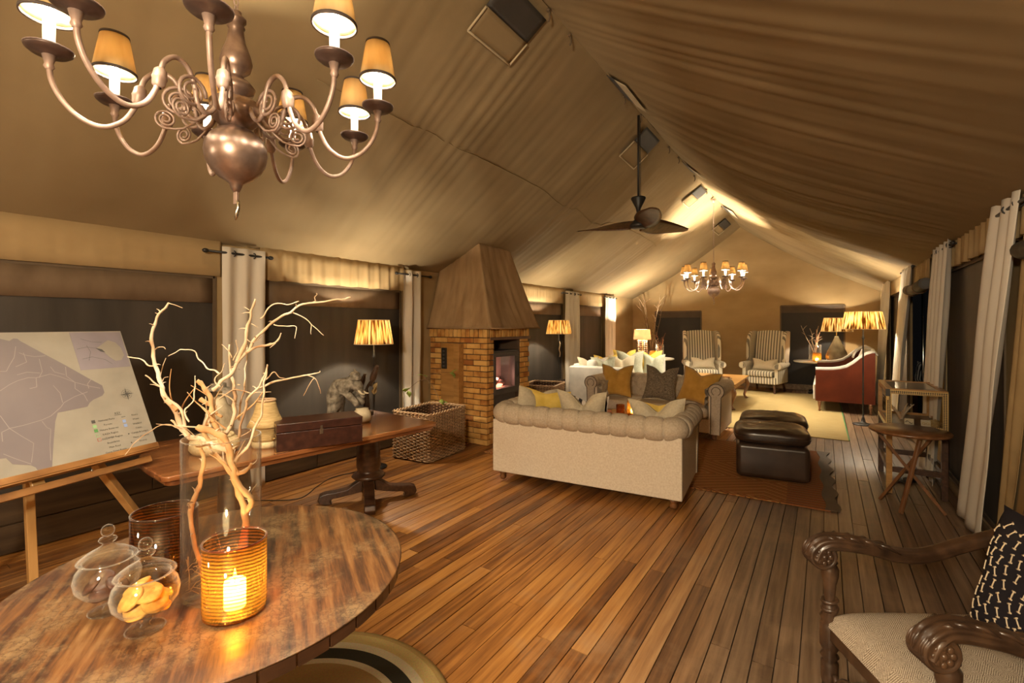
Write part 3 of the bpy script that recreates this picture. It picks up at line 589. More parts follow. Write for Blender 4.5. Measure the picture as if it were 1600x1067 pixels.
# rolled-up window blinds
def blind(label, y0, y1, x, z, r):
    t = thing('rolled_blind', label, 'blind', (x, y0, z), group='rolled blinds')
    n = 24
    obj('roll', MB().tube([(0.012*noise.noise(Vector((i*.7,0,0))), (y1-y0)*i/n, .012*noise.noise(Vector((0,i*.9,0)))-.02*sin(pi*i/n)) for i in range(n+1)], [r*(1+.10*noise.noise(Vector((i*1.3,4,0)))) for i in range(n+1)], 14), M['screen'], t)
    obj('inner_roll', MB().tube([(0,-.004,0), (0,.0,0)], r*.6, 12), M['black'], t)
    for q in (.3, .72): obj('tie', MB().tube([((r+.006)*cos(a*pi/8), (y1-y0)*q, (r+.006)*sin(a*pi/8)-.02) for a in range(16)], .006, 5, closed=True), M['screen_flap'], t)
blind('dark blind rolled up under the valance of the open window', 6.5, 7.75, .87, 1.98, .06)
blind('dark rolled blind end above the armchair, by the swept curtain', 2.9, 3.93, .95, 1.98, .052)
BRANCHES = [
 ([(0.06,0.04,0.201),(0.034,0.026,0.303),(0.008,0.012,0.405),(-0.015,0.0,0.452),(-0.038,-0.011,0.507),(-0.044,-0.012,0.562),(-0.061,-0.02,0.601),(-0.084,-0.032,0.619)],0.014,0.007),
 ([(0.014,0.009,0.414),(-0.033,-0.013,0.428),(-0.075,-0.032,0.446),(-0.119,-0.053,0.461),(-0.151,-0.065,0.527),(-0.183,-0.078,0.562),(-0.208,-0.086,0.614),(-0.227,-0.089,0.679),(-0.247,-0.094,0.744),(-0.244,-0.083,0.793),(-0.232,-0.067,0.835),(-0.225,-0.053,0.86)],0.011,0.0035),
 ([(-0.225,-0.053,0.86),(-0.209,-0.043,0.85),(-0.191,-0.03,0.841)],0.002,0.001),
 ([(-0.262,-0.077,0.66),(-0.285,-0.087,0.661),(-0.305,-0.094,0.676),(-0.332,-0.106,0.684),(-0.356,-0.116,0.685)],0.003,0.0015),
 ([(-0.085,-0.056,0.466),(-0.084,-0.071,0.527),(-0.102,-0.098,0.568),(-0.12,-0.124,0.616),(-0.129,-0.145,0.642)],0.006,0.002),
 ([(-0.263,-0.078,0.706),(-0.255,-0.073,0.714),(-0.241,-0.063,0.716),(-0.236,-0.06,0.71)],0.0025,0.001),
 ([(-0.241,-0.063,0.827),(-0.251,-0.07,0.822),(-0.262,-0.077,0.825)],0.002,0.001),
 ([(-0.006,-0.004,0.643),(-0.036,-0.012,0.648),(-0.061,-0.016,0.657),(-0.088,-0.022,0.68),(-0.116,-0.029,0.708),(-0.161,-0.047,0.709),(-0.202,-0.062,0.69)],0.003,0.0015),
 ([(-0.04,-0.074,0.509),(-0.05,-0.081,0.54),(-0.037,-0.072,0.551),(-0.027,-0.066,0.571),(-0.019,-0.06,0.617),(-0.021,-0.062,0.64)],0.003,0.0015),
 ([(-0.021,0.01,0.433),(0.002,0.03,0.496),(0.005,0.037,0.56),(-0.006,0.034,0.616),(-0.017,0.032,0.664),(-0.025,0.032,0.728)],0.009,0.003),
 ([(-0.026,-0.017,0.596),(-0.016,0.001,0.614),(-0.005,0.018,0.633),(0.009,0.038,0.668),(0.023,0.059,0.704),(0.047,0.086,0.761),(0.079,0.118,0.801),(0.105,0.146,0.826),(0.124,0.169,0.847),(0.164,0.207,0.86),(0.198,0.24,0.867),(0.236,0.276,0.874)],0.007,0.0025),
 ([(0.033,0.094,0.81),(0.054,0.107,0.834),(0.074,0.121,0.851),(0.108,0.144,0.852),(0.136,0.162,0.861)],0.003,0.0015),
 ([(0.103,0.164,0.827),(0.125,0.187,0.81),(0.14,0.205,0.789),(0.168,0.231,0.753)],0.0025,0.001),
 ([(0.143,0.203,0.789),(0.14,0.201,0.772),(0.14,0.2,0.754)],0.0018,0.001),
 ([(0.154,0.21,0.859),(0.151,0.208,0.876),(0.157,0.212,0.886),(0.154,0.21,0.891)],0.0018,0.001),
 ([(0.1,0.102,0.789),(0.146,0.121,0.784),(0.176,0.128,0.779),(0.185,0.122,0.751)],0.0022,0.001),
 ([(0.009,0.042,0.672),(0.023,0.051,0.729),(0.036,0.06,0.785),(0.044,0.065,0.833),(0.051,0.07,0.864)],0.008,0.0035),
 ([(0.029,0.055,0.705),(0.073,0.072,0.721),(0.123,0.093,0.737),(0.145,0.096,0.765)],0.006,0.002),
 ([(0.132,0.088,0.738),(0.126,0.083,0.73),(0.119,0.079,0.722)],0.002,0.001),
 ([(0.071,0.011,0.461),(0.095,0.022,0.554),(0.105,0.024,0.574),(0.135,0.039,0.609),(0.155,0.047,0.656),(0.162,0.047,0.667)],0.005,0.002),
 ([(0.123,0.045,0.6),(0.145,0.072,0.614),(0.175,0.104,0.629),(0.211,0.14,0.637),(0.232,0.166,0.645),(0.226,0.174,0.647)],0.004,0.0015),
 ([(0.211,0.14,0.637),(0.225,0.157,0.628),(0.229,0.168,0.606),(0.224,0.173,0.58)],0.002,0.001),
 ([(0.231,0.153,0.627),(0.209,0.15,0.606),(0.188,0.148,0.575)],0.0015,0.001),
 ([(0.145,0.048,0.624),(0.165,0.061,0.647),(0.174,0.067,0.651),(0.181,0.072,0.636),(0.193,0.08,0.636)],0.0025,0.001),
 ([(0.079,-0.008,0.389),(0.119,0.017,0.451),(0.143,0.03,0.512),(0.156,0.036,0.573),(0.165,0.039,0.634),(0.17,0.041,0.672)],0.005,0.002),
 ([(-0.012,0.052,0.491),(-0.001,0.063,0.58),(0.001,0.068,0.637),(0.0,0.072,0.719)],0.004,0.002),
 ([(-0.054,-0.096,0.496),(-0.07,-0.116,0.5),(-0.085,-0.136,0.5),(-0.094,-0.152,0.485),(-0.103,-0.168,0.47),(-0.11,-0.183,0.453),(-0.116,-0.197,0.425)],0.0018,0.001),
 ([(-0.036,-0.048,0.49),(-0.019,-0.034,0.48),(0.001,-0.018,0.469),(0.018,-0.004,0.453),(0.029,0.006,0.409),(0.036,0.013,0.37),(0.047,0.023,0.314),(0.071,0.042,0.278),(0.072,0.045,0.249),(0.06,0.04,0.209)],0.012,0.01),
 ([(-0.056,-0.061,0.202),(-0.047,-0.058,0.257),(-0.035,-0.052,0.304),(-0.023,-0.047,0.351),(-0.016,-0.044,0.398),(-0.019,-0.049,0.43)],0.009,0.007),
 ([(-0.036,-0.012,0.42),(-0.056,-0.025,0.467),(-0.04,-0.014,0.499)],0.008,0.004),
 ([(-0.111,-0.074,0.533),(-0.121,-0.08,0.544),(-0.123,-0.081,0.55)],0.008,0.006),
 ([(-0.027,0.006,0.561),(-0.007,0.019,0.577),(0.013,0.032,0.593),(0.046,0.055,0.581),(0.073,0.072,0.583),(0.1,0.09,0.583)],0.003,0.0012),
 ([(0.013,0.032,0.561),(-0.014,0.015,0.573),(-0.034,0.002,0.577)],0.003,0.001),
 ([(0.016,0.035,0.605),(0.023,0.039,0.607)],0.003,0.001),
 ([(-0.085,-0.02,0.559),(-0.065,-0.011,0.544),(-0.044,-0.001,0.528),(-0.021,0.01,0.505)],0.008,0.005),
 ([(-0.051,0.002,0.398),(-0.028,0.014,0.367),(0.009,0.034,0.32),(0.04,0.05,0.285)],0.008,0.007),
 ([(0.061,0.016,0.35),(0.08,0.029,0.359),(0.09,0.036,0.377)],0.008,0.004),
 ([(-0.006,-0.004,0.604),(-0.016,-0.01,0.619),(-0.006,-0.004,0.643),(0.007,0.005,0.673)],0.003,0.0012),
 ([(-0.004,0.033,0.688),(-0.024,0.02,0.721),(-0.031,0.015,0.729)],0.002,0.001),
 ([(-0.001,0.035,0.68),(0.006,0.04,0.709),(0.002,0.038,0.741)],0.0025,0.001),
 ([(0.029,0.055,0.745),(0.049,0.069,0.733),(0.07,0.082,0.753)],0.002,0.001),
 ([(0.039,0.062,0.833),(0.029,0.055,0.84),(0.024,0.052,0.842)],0.0018,0.001),
 ([(0.046,0.067,0.793),(0.06,0.075,0.787)],0.0018,0.001),
 ([(-0.248,-0.068,0.601),(-0.237,-0.061,0.62),(-0.227,-0.054,0.625)],0.0025,0.001),
 ([(-0.251,-0.07,0.618),(-0.234,-0.059,0.681)],0.0025,0.001),
 ([(-0.056,-0.061,0.466),(-0.077,-0.087,0.492),(-0.085,-0.104,0.509)],0.006,0.003)]
# ================================================================== CHANDELIERS
def make_chandelier(label, loc, ztop, rz):
    t = thing('chandelier', label, 'chandelier', loc, rz, group='brass candle chandeliers')
    n = 30
    obj('ball', MB().lathe([(0.001,-.155),(.012,-.150),(.02,-.135),(.024,-.118),(.040,-.108),(.062,-.095),(.088,-.068),(.106,-.035),(.112,0),(.108,.03),(.092,.062),(.066,.088),(.045,.098),(.001,.10)], n=36), M['brass_dark'], t)
    obj('finial_clasp', box(-.011,.011,-.006,.006,-.20,-.15), M['antique'], t, bev=.003)
    obj('hook', MB().tube([(0,0,-.178), (.012,0,-.19), (.014,0,-.215), (.002,0,-.245), (-.004,0,-.262)], [.005,.006,.007,.007,.002], 8), M['chrome'], t)
    obj('hub', MB().lathe([(.03,.09),(.05,.10),(.075,.125),(.088,.14),(.092,.155),(.092,.195),(.08,.205),(.05,.215),(.001,.216)], n=n), M['brass_dark'], t)
    obj('shaft', MB().lathe([(.03,.21),(.034,.225),(.06,.24),(.068,.262),(.05,.285),(.028,.30),(.026,.31),(.05,.33),(.058,.36),(.052,.39),(.034,.44),(.026,.49),(.032,.50),(.024,.51),(.036,.525),(.036,.535),(.018,.55),(.02,.56),(.001,.565)], n=n), M['brass_dark'], t)
    ch = MB(); z = .56; k = 0; top = ztop-loc[2]
    while z < top-.06:
        a = (k % 2)*pi/2
        ch.tube([(.009*cos(q*pi/4)*cos(a), .009*cos(q*pi/4)*sin(a), z+.014+.016*sin(q*pi/4)) for q in range(8)], .0028, 5, closed=True); z += .026; k += 1
    obj('chain', ch, M['antique'], t)
    obj('ceiling_rose', MB().lathe([(.001,top-.07),(.015,top-.07),(.03,top-.05),(.045,top-.02),(.05,top),(.001,top)], n=18), M['antique'], t)
    # one arm in the x-z plane
    arm = obj('arm', MB().tube(spline([(.085,0,.165),(.105,0,.125),(.135,0,.105),(.165,0,.13),(.175,0,.18),(.20,0,.235),(.245,0,.25),(.285,0,.215),(.30,0,.165),(.315,0,.105),(.35,0,.045),(.405,0,.015),(.465,0,.035),(.51,0,.085),(.535,0,.145),(.54,0,.205)], 5), .0085, 10), M['antique'], t)
    obj('knuckle', MB().lathe([(.011,-.035),(.019,-.026),(.021,-.006),(.023,.0),(.021,.006),(.019,.026),(.011,.035)], c=(0,0,0), n=14), M['antique'], arm, loc=(.302,0,.150), rot=(0,R(-8),0))
    sp = []
    for i in range(40):
        a = i/39*2.2*2*pi; r = .056-.042*i/39
        sp.append((.187-r*cos(a)*1.0, .004*sin(a), .158+r*sin(a)))
    obj('scroll', MB().tube(sp, [.007-.003*i/39 for i in range(40)], 8), M['antique'], arm)
    s2 = [(.115,0,.115)]+[(.17,0,.062)]
    for i in range(36):
        a = -pi/2+i/35*2.1*2*pi; r = .034-.026*i/35
        s2.append((.225+r*cos(a), .0, .085+r*sin(a)))
    obj('scroll', MB().tube(spline(s2, 2), .0042, 7), M['antique'], arm)
    obj('drip_pan', MB().lathe([(.004,.205),(.014,.205),(.018,.222),(.05,.228),(.062,.238),(.065,.246),(.061,.243),(.045,.234),(.004,.232)], c=(.54,0,0), n=24), M['pan_bronze'], arm)
    obj('pan_collar', MB().lathe([(.009,.175),(.015,.185),(.012,.195),(.019,.222),(.001,.224)], c=(.54,0,0), n=14), M['antique'], arm)
    obj('candle_sleeve', MB().lathe([(.0165,.232),(.0165,.365),(.001,.366)], c=(.54,0,0), n=14), M['candle_white'], arm)
    obj('bulb', MB().ell((.54,0,.398), (.016,.016,.034), 10, 8), M['bulb_small'], arm)
    z0, z1, r0, r1 = .352, .508, .073, .047
    obj('shade', MB().lathe([(r0,z0),(r1,z1)], c=(.54,0,0), n=28), M['shade_cloth'], arm, solid=.0015)
    obj('shade_trim', MB().lathe([(r0+.0025,z0-.002),(r0+.0025,z0+.009),(r0-.002,z0+.009),(r0-.002,z0-.002)], c=(.54,0,0), n=28, closed=True), M['trim'], arm)
    obj('shade_trim', MB().lathe([(r1+.0025,z1+.002),(r1+.0035,z1-.007),(r1-.001,z1-.007),(r1-.001,z1+.002)], c=(.54,0,0), n=28, closed=True), M['trim'], arm)
    light('bulb_light', (.54,0,.415), CHAND_W, rad=.022, parent=arm)
    for k in range(1, 9):
        c = dup(arm, t); c.rotation_euler = (0, 0, 2*pi*k/9)
    return t
ch1 = make_chandelier('large chandelier over the round table, its shades cropped by the picture top', (-1.945, .96, 2.225), 4.0, R(6.5))
ch2 = dup(ch1); ch2.location = (-1.8, 9.757, 2.19); ch2.rotation_euler = (0, 0, R(22)); ch2['label'] = 'distant brass chandelier hanging above the far seating area'

fl_ = None
for a_ in ch2.children:
    for c in a_.children:
        if c.type == 'LIGHT':      # the far fitting burns brighter bulbs
            if fl_ is None: fl_ = c.data.copy(); fl_.energy = FAR_W
            c.data = fl_
# ceiling fan
t = thing('ceiling_fan', 'dark three-bladed ceiling fan hanging on a long rod from the ridge', 'ceiling fan', (-1.8, 5.36, 2.69))
obj('downrod', MB().tube([(0,0,.32), (0,0,1.27)], .014, 10), M['black'], t)
obj('cable', MB().tube([(.026,0,.3), (.024,0,.8), (.02,.0,1.26)], .004, 6), M['black'], t)
obj('canopy', MB().lathe([(.001,.14),(.02,.15),(.03,.2),(.085,.31),(.08,.325),(.001,.33)], n=20), M['black'], t)
obj('motor', MB().lathe([(.001,-.03),(.085,-.028),(.10,-.01),(.098,.012),(.06,.05),(.035,.09),(.022,.15),(.001,.15)], n=24), M['black'], t)
M['blade'] = woodmat('fan_blade_wood', (.035,.014,.006), (.08,.034,.013), (.14,.065,.028), rough=.35)
def blade(u, s):
    r = .07+.70*u; wdt = (.055+.075*sin(pi*min(1, u*.95+.12))**.8)*(1 if u < .93 else sqrt(max(.02, 1-((u-.93)/.075)**2)))
    tw = -R(34)*(1-u)**1.4-R(11); y = (s-.5)*2*wdt
    return (r, y*cos(tw)+.03*sin(pi*u), .015+y*sin(tw)*.9+.05*(1-u)**2*0)
for k, a in enumerate((-60, 60, 180)):
    obj('blade', MB().grid(blade, 24, 6), M['blade'], t, solid=.012, rot=(0, 0, R(a)))

# ================================================================== ROUND TABLE AND WHAT STANDS ON IT
jr = obj('round_rug', MB().lathe([(.001,.012)]+[(.022*i, .012+.0025*(i % 2)) for i in range(1, 29)]+[(.634,.008),(.634,0)], n=90), M['jute'], loc=(-1.665,.99,.003))
tag(jr, 'round braided jute rug with black and cream rings under the round table', 'rug')
TC = (-1.61, .754)
t = thing('round_table', 'big round wooden table with a worn cracked top under the chandelier', 'table', (*TC, .018))
tp = obj('tabletop', MB().lathe([(.001,.70),(.53,.70),(.548,.704),(.549,.736),(.555,.740),(.557,.7415),(.552,.742),(.001,.742)], n=120), M['tabletop'], t)
mb = MB()
for i in range(40):
    a0 = 2*pi*(i+.04)/40; a1 = 2*pi*(i+.96)/40
    mb.add([(r_*cos(a), r_*sin(a), z) for r_ in (.545, .5525) for a in (a0, (a0+a1)/2, a1) for z in (.703, .737)], [(6,8,9,7),(8,10,11,9),(0,1,7,6),(4,10,11,5),(1,3,9,7),(3,5,11,9),(0,6,8,2),(2,8,10,4)])
obj('edge_veneer', mb, M['dark_wood'], t, kind='stuff')
obj('pedestal', MB().lathe([(.001,.06),(.10,.06),(.11,.09),(.07,.16),(.06,.3),(.085,.42),(.06,.55),(.07,.64),(.16,.695),(.001,.70)], n=24), M['dark_wood'], t)
for k in range(4):
    a = R(45+90*k)
    obj('foot', MB().beam((.04,0,.09), (.34,0,.035), .07, .06), M['dark_wood'], t, bev=.01, rot=(0,0,a))
ZT = .76
# tall glass cylinder with dry branches
v = thing('glass_vase', 'tall clear glass cylinder vase on the round table, holding dry branches', 'vase', (-1.504, .702, ZT+.001))
obj('cylinder', MB().lathe([(.001,0),(.100,0),(.104,.004),(.104,.452),(.1025,.455),(.101,.452),(.101,.014),(.001,.012)], n=64), M['glass_clean'], v)
obj('rim', MB().tube([(.1025*cos(a*pi/24), .1025*sin(a*pi/24), .455) for a in range(48)], .0016, 6, closed=True), M['pane'], v)
BR = BRANCHES
br = thing('dry_branches', 'pale dry twisted branches standing in the tall glass vase', 'branches', (-1.504, .702, ZT+.001))
stems_ = []
for L, r0, r1 in BR:
    L = [(x*(.8 if z < .12 else 1), y*(.8 if z < .12 else 1), max(z, .02)) for x, y, z in L]
    if L[0][2] < .25 and r0 > .008: L = [(L[0][0]*.6, L[0][1]*.6, .02)]+L       # stems reach the bottom of the vase
    if L[-1][2] < .25 and r0 > .008: L = L+[(L[-1][0]*.5, L[-1][1]*.5, .02)]
    q = spline(L, 5 if len(L) > 2 else 3); m = len(q)
    q = [p+Vector((noise.noise(p*30), noise.noise(p*30+Vector((9,0,0))), noise.noise(p*30+Vector((0,9,0)))))*.007 for p in q]
    if r0 > .006: stems_ += [p for p in q if .14 < p.z < .56]
    r0 *= .8; r1 *= .85
    obj('branch', MB().tube(q, [(r0+(r1-r0)*i/(m-1))*(1+.40*noise.noise(Vector((i*.7, r0*900, 0)))) for i in range(m)], 8), M['branch_warm' if (max(p[2] for p in L) < .62 and r0 > .006) else 'branch'], br)
    if r0 > .0035 and m > 12:      # thorns and spur twigs
        sp = MB()
        for i in range(4, m-2, 5):
            p = q[i]; d = Vector((rnd.uniform(-1,1), rnd.uniform(-1,1), rnd.uniform(-.2,1))).normalized()*rnd.uniform(.012,.028)
            if p.z < .1: continue
            sp.tube([p, p+d*.6+Vector((0,0,.002)), p+d], [r1*.9+.0006, .0011, .0004], 5)
        if sp.v: obj('thorns', sp, M['branch'], br, kind='stuff')
r5 = random.Random(23)
for i in range(26):          # tangle of thin twigs around the fork
    c0 = stems_[r5.randrange(len(stems_))].copy(); d = Vector((r5.uniform(-1,1), r5.uniform(-1,1), r5.uniform(.1,1.3))).normalized()*r5.uniform(.07,.13)
    m1 = c0+d*.5+Vector((r5.uniform(-1,1), r5.uniform(-1,1), 0))*.015; e1 = c0+d
    if e1.z < .46:
        f = min(1, .092/max(.001, hypot(e1.x, e1.y))); e1.x *= f; e1.y *= f
    if hypot(c0.x, c0.y) > .085 and c0.z < .46: continue
    if m1.z < .46:
        f = min(1, .090/max(.001, hypot(m1.x, m1.y))); m1.x *= f; m1.y *= f
    q = spline([c0, m1, e1], 5); rr = r5.uniform(.0018, .004)
    obj('branch', MB().tube(q, [rr*(1-.7*u/len(q)) for u in range(len(q))], 6), M['branch_warm' if i % 2 else 'branch'], br)
st = MB(); r3 = random.Random(5)
for i in range(110):
    a = r3.uniform(0, 2*pi); r_ = .088*sqrt(r3.random()); c0 = Vector((r_*cos(a), r_*sin(a), r3.uniform(.016, .11)))
    d = Vector((r3.uniform(-1,1), r3.uniform(-1,1), r3.uniform(-.8,.9))).normalized()*r3.uniform(.03,.07)
    c1 = c0+d; k = hypot(c1.x, c1.y)
    if k > .094: c1.x *= .09/k; c1.y *= .09/k
    c1.z = max(.016, c1.z); st.tube([c0, (c0+c1)/2+Vector((0,0,.008)), c1], .0011, 4)
M['strawfill'] = flat('straw_filling', (.50,.33,.14), .8)
tag(obj('straw_filling', st, M['strawfill'], kind='stuff', loc=(-1.504,.702,ZT)), 'loose straw filling at the bottom of the tall glass vase', 'straw')
# amber candle glasses
def candle(loc, r, h, label, watts, group='lit candles'):
    c = thing('pillar_candle', label, 'candle', loc, group=group)
    obj('wax', MB().lathe([(.001,0),(r*.97,0),(r,.002),(r,h-.004),(r*.95,h),(r*.6,h-.006),(.001,h-.007)], n=24), M['wax'], c)
    obj('wick', MB().tube([(0,0,h-.008),(0,0,h+.004)], .001, 5), M['black'], c)
    obj('flame', MB().lathe([(.0005,h+.001),(.0035,h+.006),(.0045,h+.012),(.003,h+.022),(.0004,h+.034)], n=10), M['flame'], c)
    light('flame_light', (0,0,h+.03), watts, (1,.62,.25), .006, c)
    light('glow_light', (0,0,h*.72), watts*1.5, (1,.88,.66), .004, c)
    return c
def hurricane(label, loc, r, h, mt, tilt=0, group='amber candle glasses', name='candle_glass'):
    g = thing(name, label, 'candle holder', loc, group=group)
    obj('glass', MB().lathe([(.001,.0),(r*.93,0),(r*.99,.006),(r,.02),(r,h),(r-.003,h),(r-.003,.012),(.001,.010)], n=56), M[mt], g)
    obj('rim', MB().tube([((r-.0015)*cos(a*pi/24), (r-.0015)*sin(a*pi/24), h) for a in range(48)], .0024, 8, closed=True), M['amber_plain'], g)
    obj('base', MB().lathe([(.001,-.0),(r*.90,0),(r*.97,.004),(r*.96,.011),(.001,.011)], n=40), M['amber_plain'], g)
    return g
hurricane('amber spiral-lined candle glass with a bright lit candle, beside the cookie jars', (-1.36, .668, ZT), .079, .198, 'amber')
candle((-1.36,.668,ZT+.0125), .027, .072, 'short lit pillar candle inside the amber glass nearest the table edge', 1.3)
hurricane('wider dark amber candle glass behind the tall branch vase', (-1.735, .64, ZT), .088, .205, 'amber_dark')
# lidded footed sweet jars
def jar(label, loc, rz):
    j = thing('glass_jar', label, 'jar', loc, rz, group='footed glass sweet jars')
    obj('foot', MB().lathe([(.001,.006),(.012,.007),(.040,.002),(.043,.0015),(.043,0),(.001,0)], n=40).tube([(.043*cos(a*pi/20), .043*sin(a*pi/20), .0015) for a in range(40)], .0016, 6, closed=True) if False else MB().lathe([(.001,.006),(.012,.007),(.040,.002),(.043,.0015),(.043,0),(.001,0)], n=40), M['glass_clean'], j)
    obj('foot_rim', MB().tube([(.043*cos(a*pi/20), .043*sin(a*pi/20), .0018) for a in range(40)], .0016, 6, closed=True), M['glass'], j)
    obj('stem', MB().lathe([(.012,.006),(.008,.014),(.013,.020),(.016,.026),(.010,.032),(.014,.038)], n=24), M['glass'], j)
    obj('bowl', MB().lathe([(.001,.037),(.03,.040),(.055,.052),(.071,.073),(.075,.095),(.070,.117),(.058,.132),(.054,.138),(.056,.142),(.0545,.142),(.052,.137),(.056,.131),(.068,.116),(.073,.095),(.069,.074),(.053,.054),(.029,.042),(.001,.039)], n=48), M['glass'], j)
    ld = obj('lid', MB().lathe([(.052,.140),(.064,.1425),(.066,.145),(.060,.152),(.045,.163),(.028,.172),(.014,.180),(.011,.186),(.018,.191),(.021,.196),(.018,.201),(.010,.205)], n=44).tube([(.066*cos(a*pi/20), .066*sin(a*pi/20), .1445) for a in range(40)], .0018, 6, closed=True), M['glass'], j)
    obj('knob', MB().ell((0,0,.220), (.0155,.0155,.0165), 18, 12), M['glass'], ld)
    return j
J1, J2 = (-1.472,.500,ZT+.001), (-1.655,.475,ZT+.001)
jar('footed glass jar of golden cookies, with ball-topped lid', J1, 0)
jar('footed glass jar of dark chocolate biscuits, behind the golden cookie jar', J2, 0)
def biscuit(mt, label, J, p, rot, r, grp, nm):
    def f(u, v):
        a = 2*pi*u; k = 1+.10*noise.noise(Vector((cos(a)*2, sin(a)*2, p[0]*99))); q = sin(pi*v)**.55
        return (r*k*q*cos(a), r*k*q*sin(a), -.0075*cos(pi*v)+.0012*noise.noise(Vector((cos(a)*5*v, sin(a)*5*v, p[1]*99))))
    o = obj(nm, MB().grid(f, 18, 9, cu=True), M[mt], loc=(J[0]+p[0], J[1]+p[1], J[2]+p[2]), rot=[R(x) for x in rot])
    tag(o, label, 'cookie', grp)
HGT = [(.058, 'lying at the very bottom'), (.070, 'low down'), (.080, 'in the middle'), (.092, 'in the upper half'), (.2, 'near the lid')]
def where(p, lv):
    h = next(w for z, w in HGT if p[2] < z); a = math.degrees(atan2(p[1], p[0])) % 360
    return h+', '+('towards the amber candle' if 20 < a <= 110 else 'towards the branch vase' if 110 < a <= 160 else 'towards the other jar' if 160 < a <= 240 else 'facing the table edge' if 240 < a <= 320 else 'facing the room')
seen_ = {}
def jarfill(mt, J, r, grp, nm, head, items):
    for p, rot in items:
        l = head+' '+where(p, 0); biscuit(mt, l, J, p, rot, r, grp, nm)
jarfill('cookie', J1, .0315, 'golden cookies in the jar', 'cookie', 'golden cookie in the front jar,', [((.0,-.015,.052),(8,4,0)), ((.022,.018,.062),(-12,10,0)), ((-.028,.006,.063),(10,-14,0)), ((.026,-.026,.074),(38,28,0)), ((-.010,-.033,.088),(48,-8,0)), ((-.040,.004,.084),(20,-52,0)), ((.045,.004,.086),(-8,62,0)), ((.010,-.034,.098),(50,10,0)), ((.0,.030,.082),(-22,0,0)), ((.030,-.004,.104),(10,24,0)), ((-.024,-.010,.108),(20,-20,0))])
jarfill('choc', J2, .030, 'chocolate biscuits in the jar', 'biscuit', 'dark chocolate biscuit in the rear jar,', [((.0,.002,.052),(6,4,0)), ((.02,-.018,.062),(20,14,0)), ((-.025,.005,.063),(8,-20,0)), ((-.018,-.028,.078),(44,-14,0)), ((.028,.014,.076),(-24,30,0)), ((.0,-.012,.088),(26,40,0))])

# ================================================================== MAP ON ITS EASEL
e0 = Vector((-3.22,1.153,.85)); ex = Vector((-.302,.953,0)).normalized(); upv = Vector((-.28,-.089,.66)).normalized(); nn = ex.cross(upv)   # towards the room
Mt = Matrix((( ex.x, upv.x, nn.x, e0.x), (ex.y, upv.y, nn.y, e0.y), (ex.z, upv.z, nn.z, e0.z), (0,0,0,1)))
mp_ = bpy.data.objects.new('map_board', None); col.objects.link(mp_); mp_.matrix_world = Mt
tag(mp_, 'printed map board with a key and compass, leaning on the wooden easel', 'map')
obj('board', box(-1.12, 0, 0, .724, -.006, 0), M['paper'], mp_, bev=.001, seg=1)
def printed(nm, poly, z, mt, par=mp_): 
    return obj(nm, MB().prism(poly, lambda a, b: (a, b, z-.0006), lambda a, b: (a, b, z)), M[mt], par)
land = [(-1.05,.55),(-.95,.66),(-.80,.64),(-.68,.70),(-.553,.691),(-.521,.678),(-.503,.691),(-.488,.689),(-.479,.676),(-.412,.613),(-.324,.532),(-.243,.452),(-.185,.399),(-.185,.357),(-.2,.341),(-.246,.326),(-.268,.312),(-.284,.292),(-.417,.283),(-.437,.241),(-.463,.157),(-.503,.017),(-.555,.019),(-.56,.038),(-.574,.053),(-.636,.077),(-.651,.11),(-.672,.113),(-.80,.08),(-.95,.2),(-1.0,.35)]
ld = printed('map_area', land, .0008, 'print_grey')
roads = [[(-.607,.428),(-.568,.454),(-.535,.47),(-.491,.481),(-.461,.477),(-.469,.429),(-.498,.424)],[(-.503,.648),(-.521,.591),(-.547,.552),(-.565,.522),(-.587,.524)],[(-.498,.614),(-.477,.6),(-.442,.589),(-.397,.591)],[(-.481,.613),(-.479,.563),(-.526,.542)],[(-.426,.576),(-.429,.508),(-.449,.476)],[(-.9,.33),(-.631,.309),(-.612,.243),(-.56,.247),(-.486,.259),(-.448,.272),(-.398,.309),(-.379,.331),(-.325,.356),(-.263,.373)],[(-.402,.428),(-.383,.383),(-.385,.332)],[(-.612,.243),(-.582,.202),(-.543,.153),(-.556,.11),(-.571,.065)],[(-.488,.252),(-.477,.217),(-.464,.206),(-.485,.13),(-.499,.055)],[(-.612,.243),(-.642,.231),(-.648,.188)],[(-.657,.131),(-.621,.098),(-.573,.058)],[(-.326,.523),(-.335,.471),(-.306,.433),(-.314,.399),(-.282,.358),(-.276,.322)],[(-.221,.449),(-.252,.417),(-.252,.39)],[(-.461,.477),(-.40,.49),(-.36,.47),(-.306,.433),(-.24,.40),(-.20,.385)],[(-.53,.50),(-.49,.51),(-.44,.50)],[(-.39,.53),(-.38,.50),(-.34,.48)]]
mb = MB()
for q in roads:
    for a, b in zip(q[:-1], q[1:]):
        d = Vector((b[0]-a[0], b[1]-a[1], 0)); n_ = Vector((-d.y, d.x, 0)).normalized()*.0014
        A = Vector((*a, .0013)); B_ = Vector((*b, .0013)); mb.add([A-n_, B_-n_, B_+n_, A+n_], [(0,1,2,3)])
obj('roads', mb, M['print_line'], ld)
ins = printed('inset_map', [(-.262,.497),(-.008,.497),(-.006,.717),(-.262,.719)], .0008, 'print_inset')
printed('pale_area', [(-.154,.621),(-.115,.648),(-.085,.667),(-.048,.65),(-.028,.615),(-.024,.57),(-.045,.541),(-.079,.537),(-.105,.565),(-.125,.596)], .0014, 'paper', ins)
printed('dark_patch', [(-.16,.622),(-.13,.612),(-.118,.592),(-.14,.60)], .0016, 'ink_grey', ins)
mb = MB()
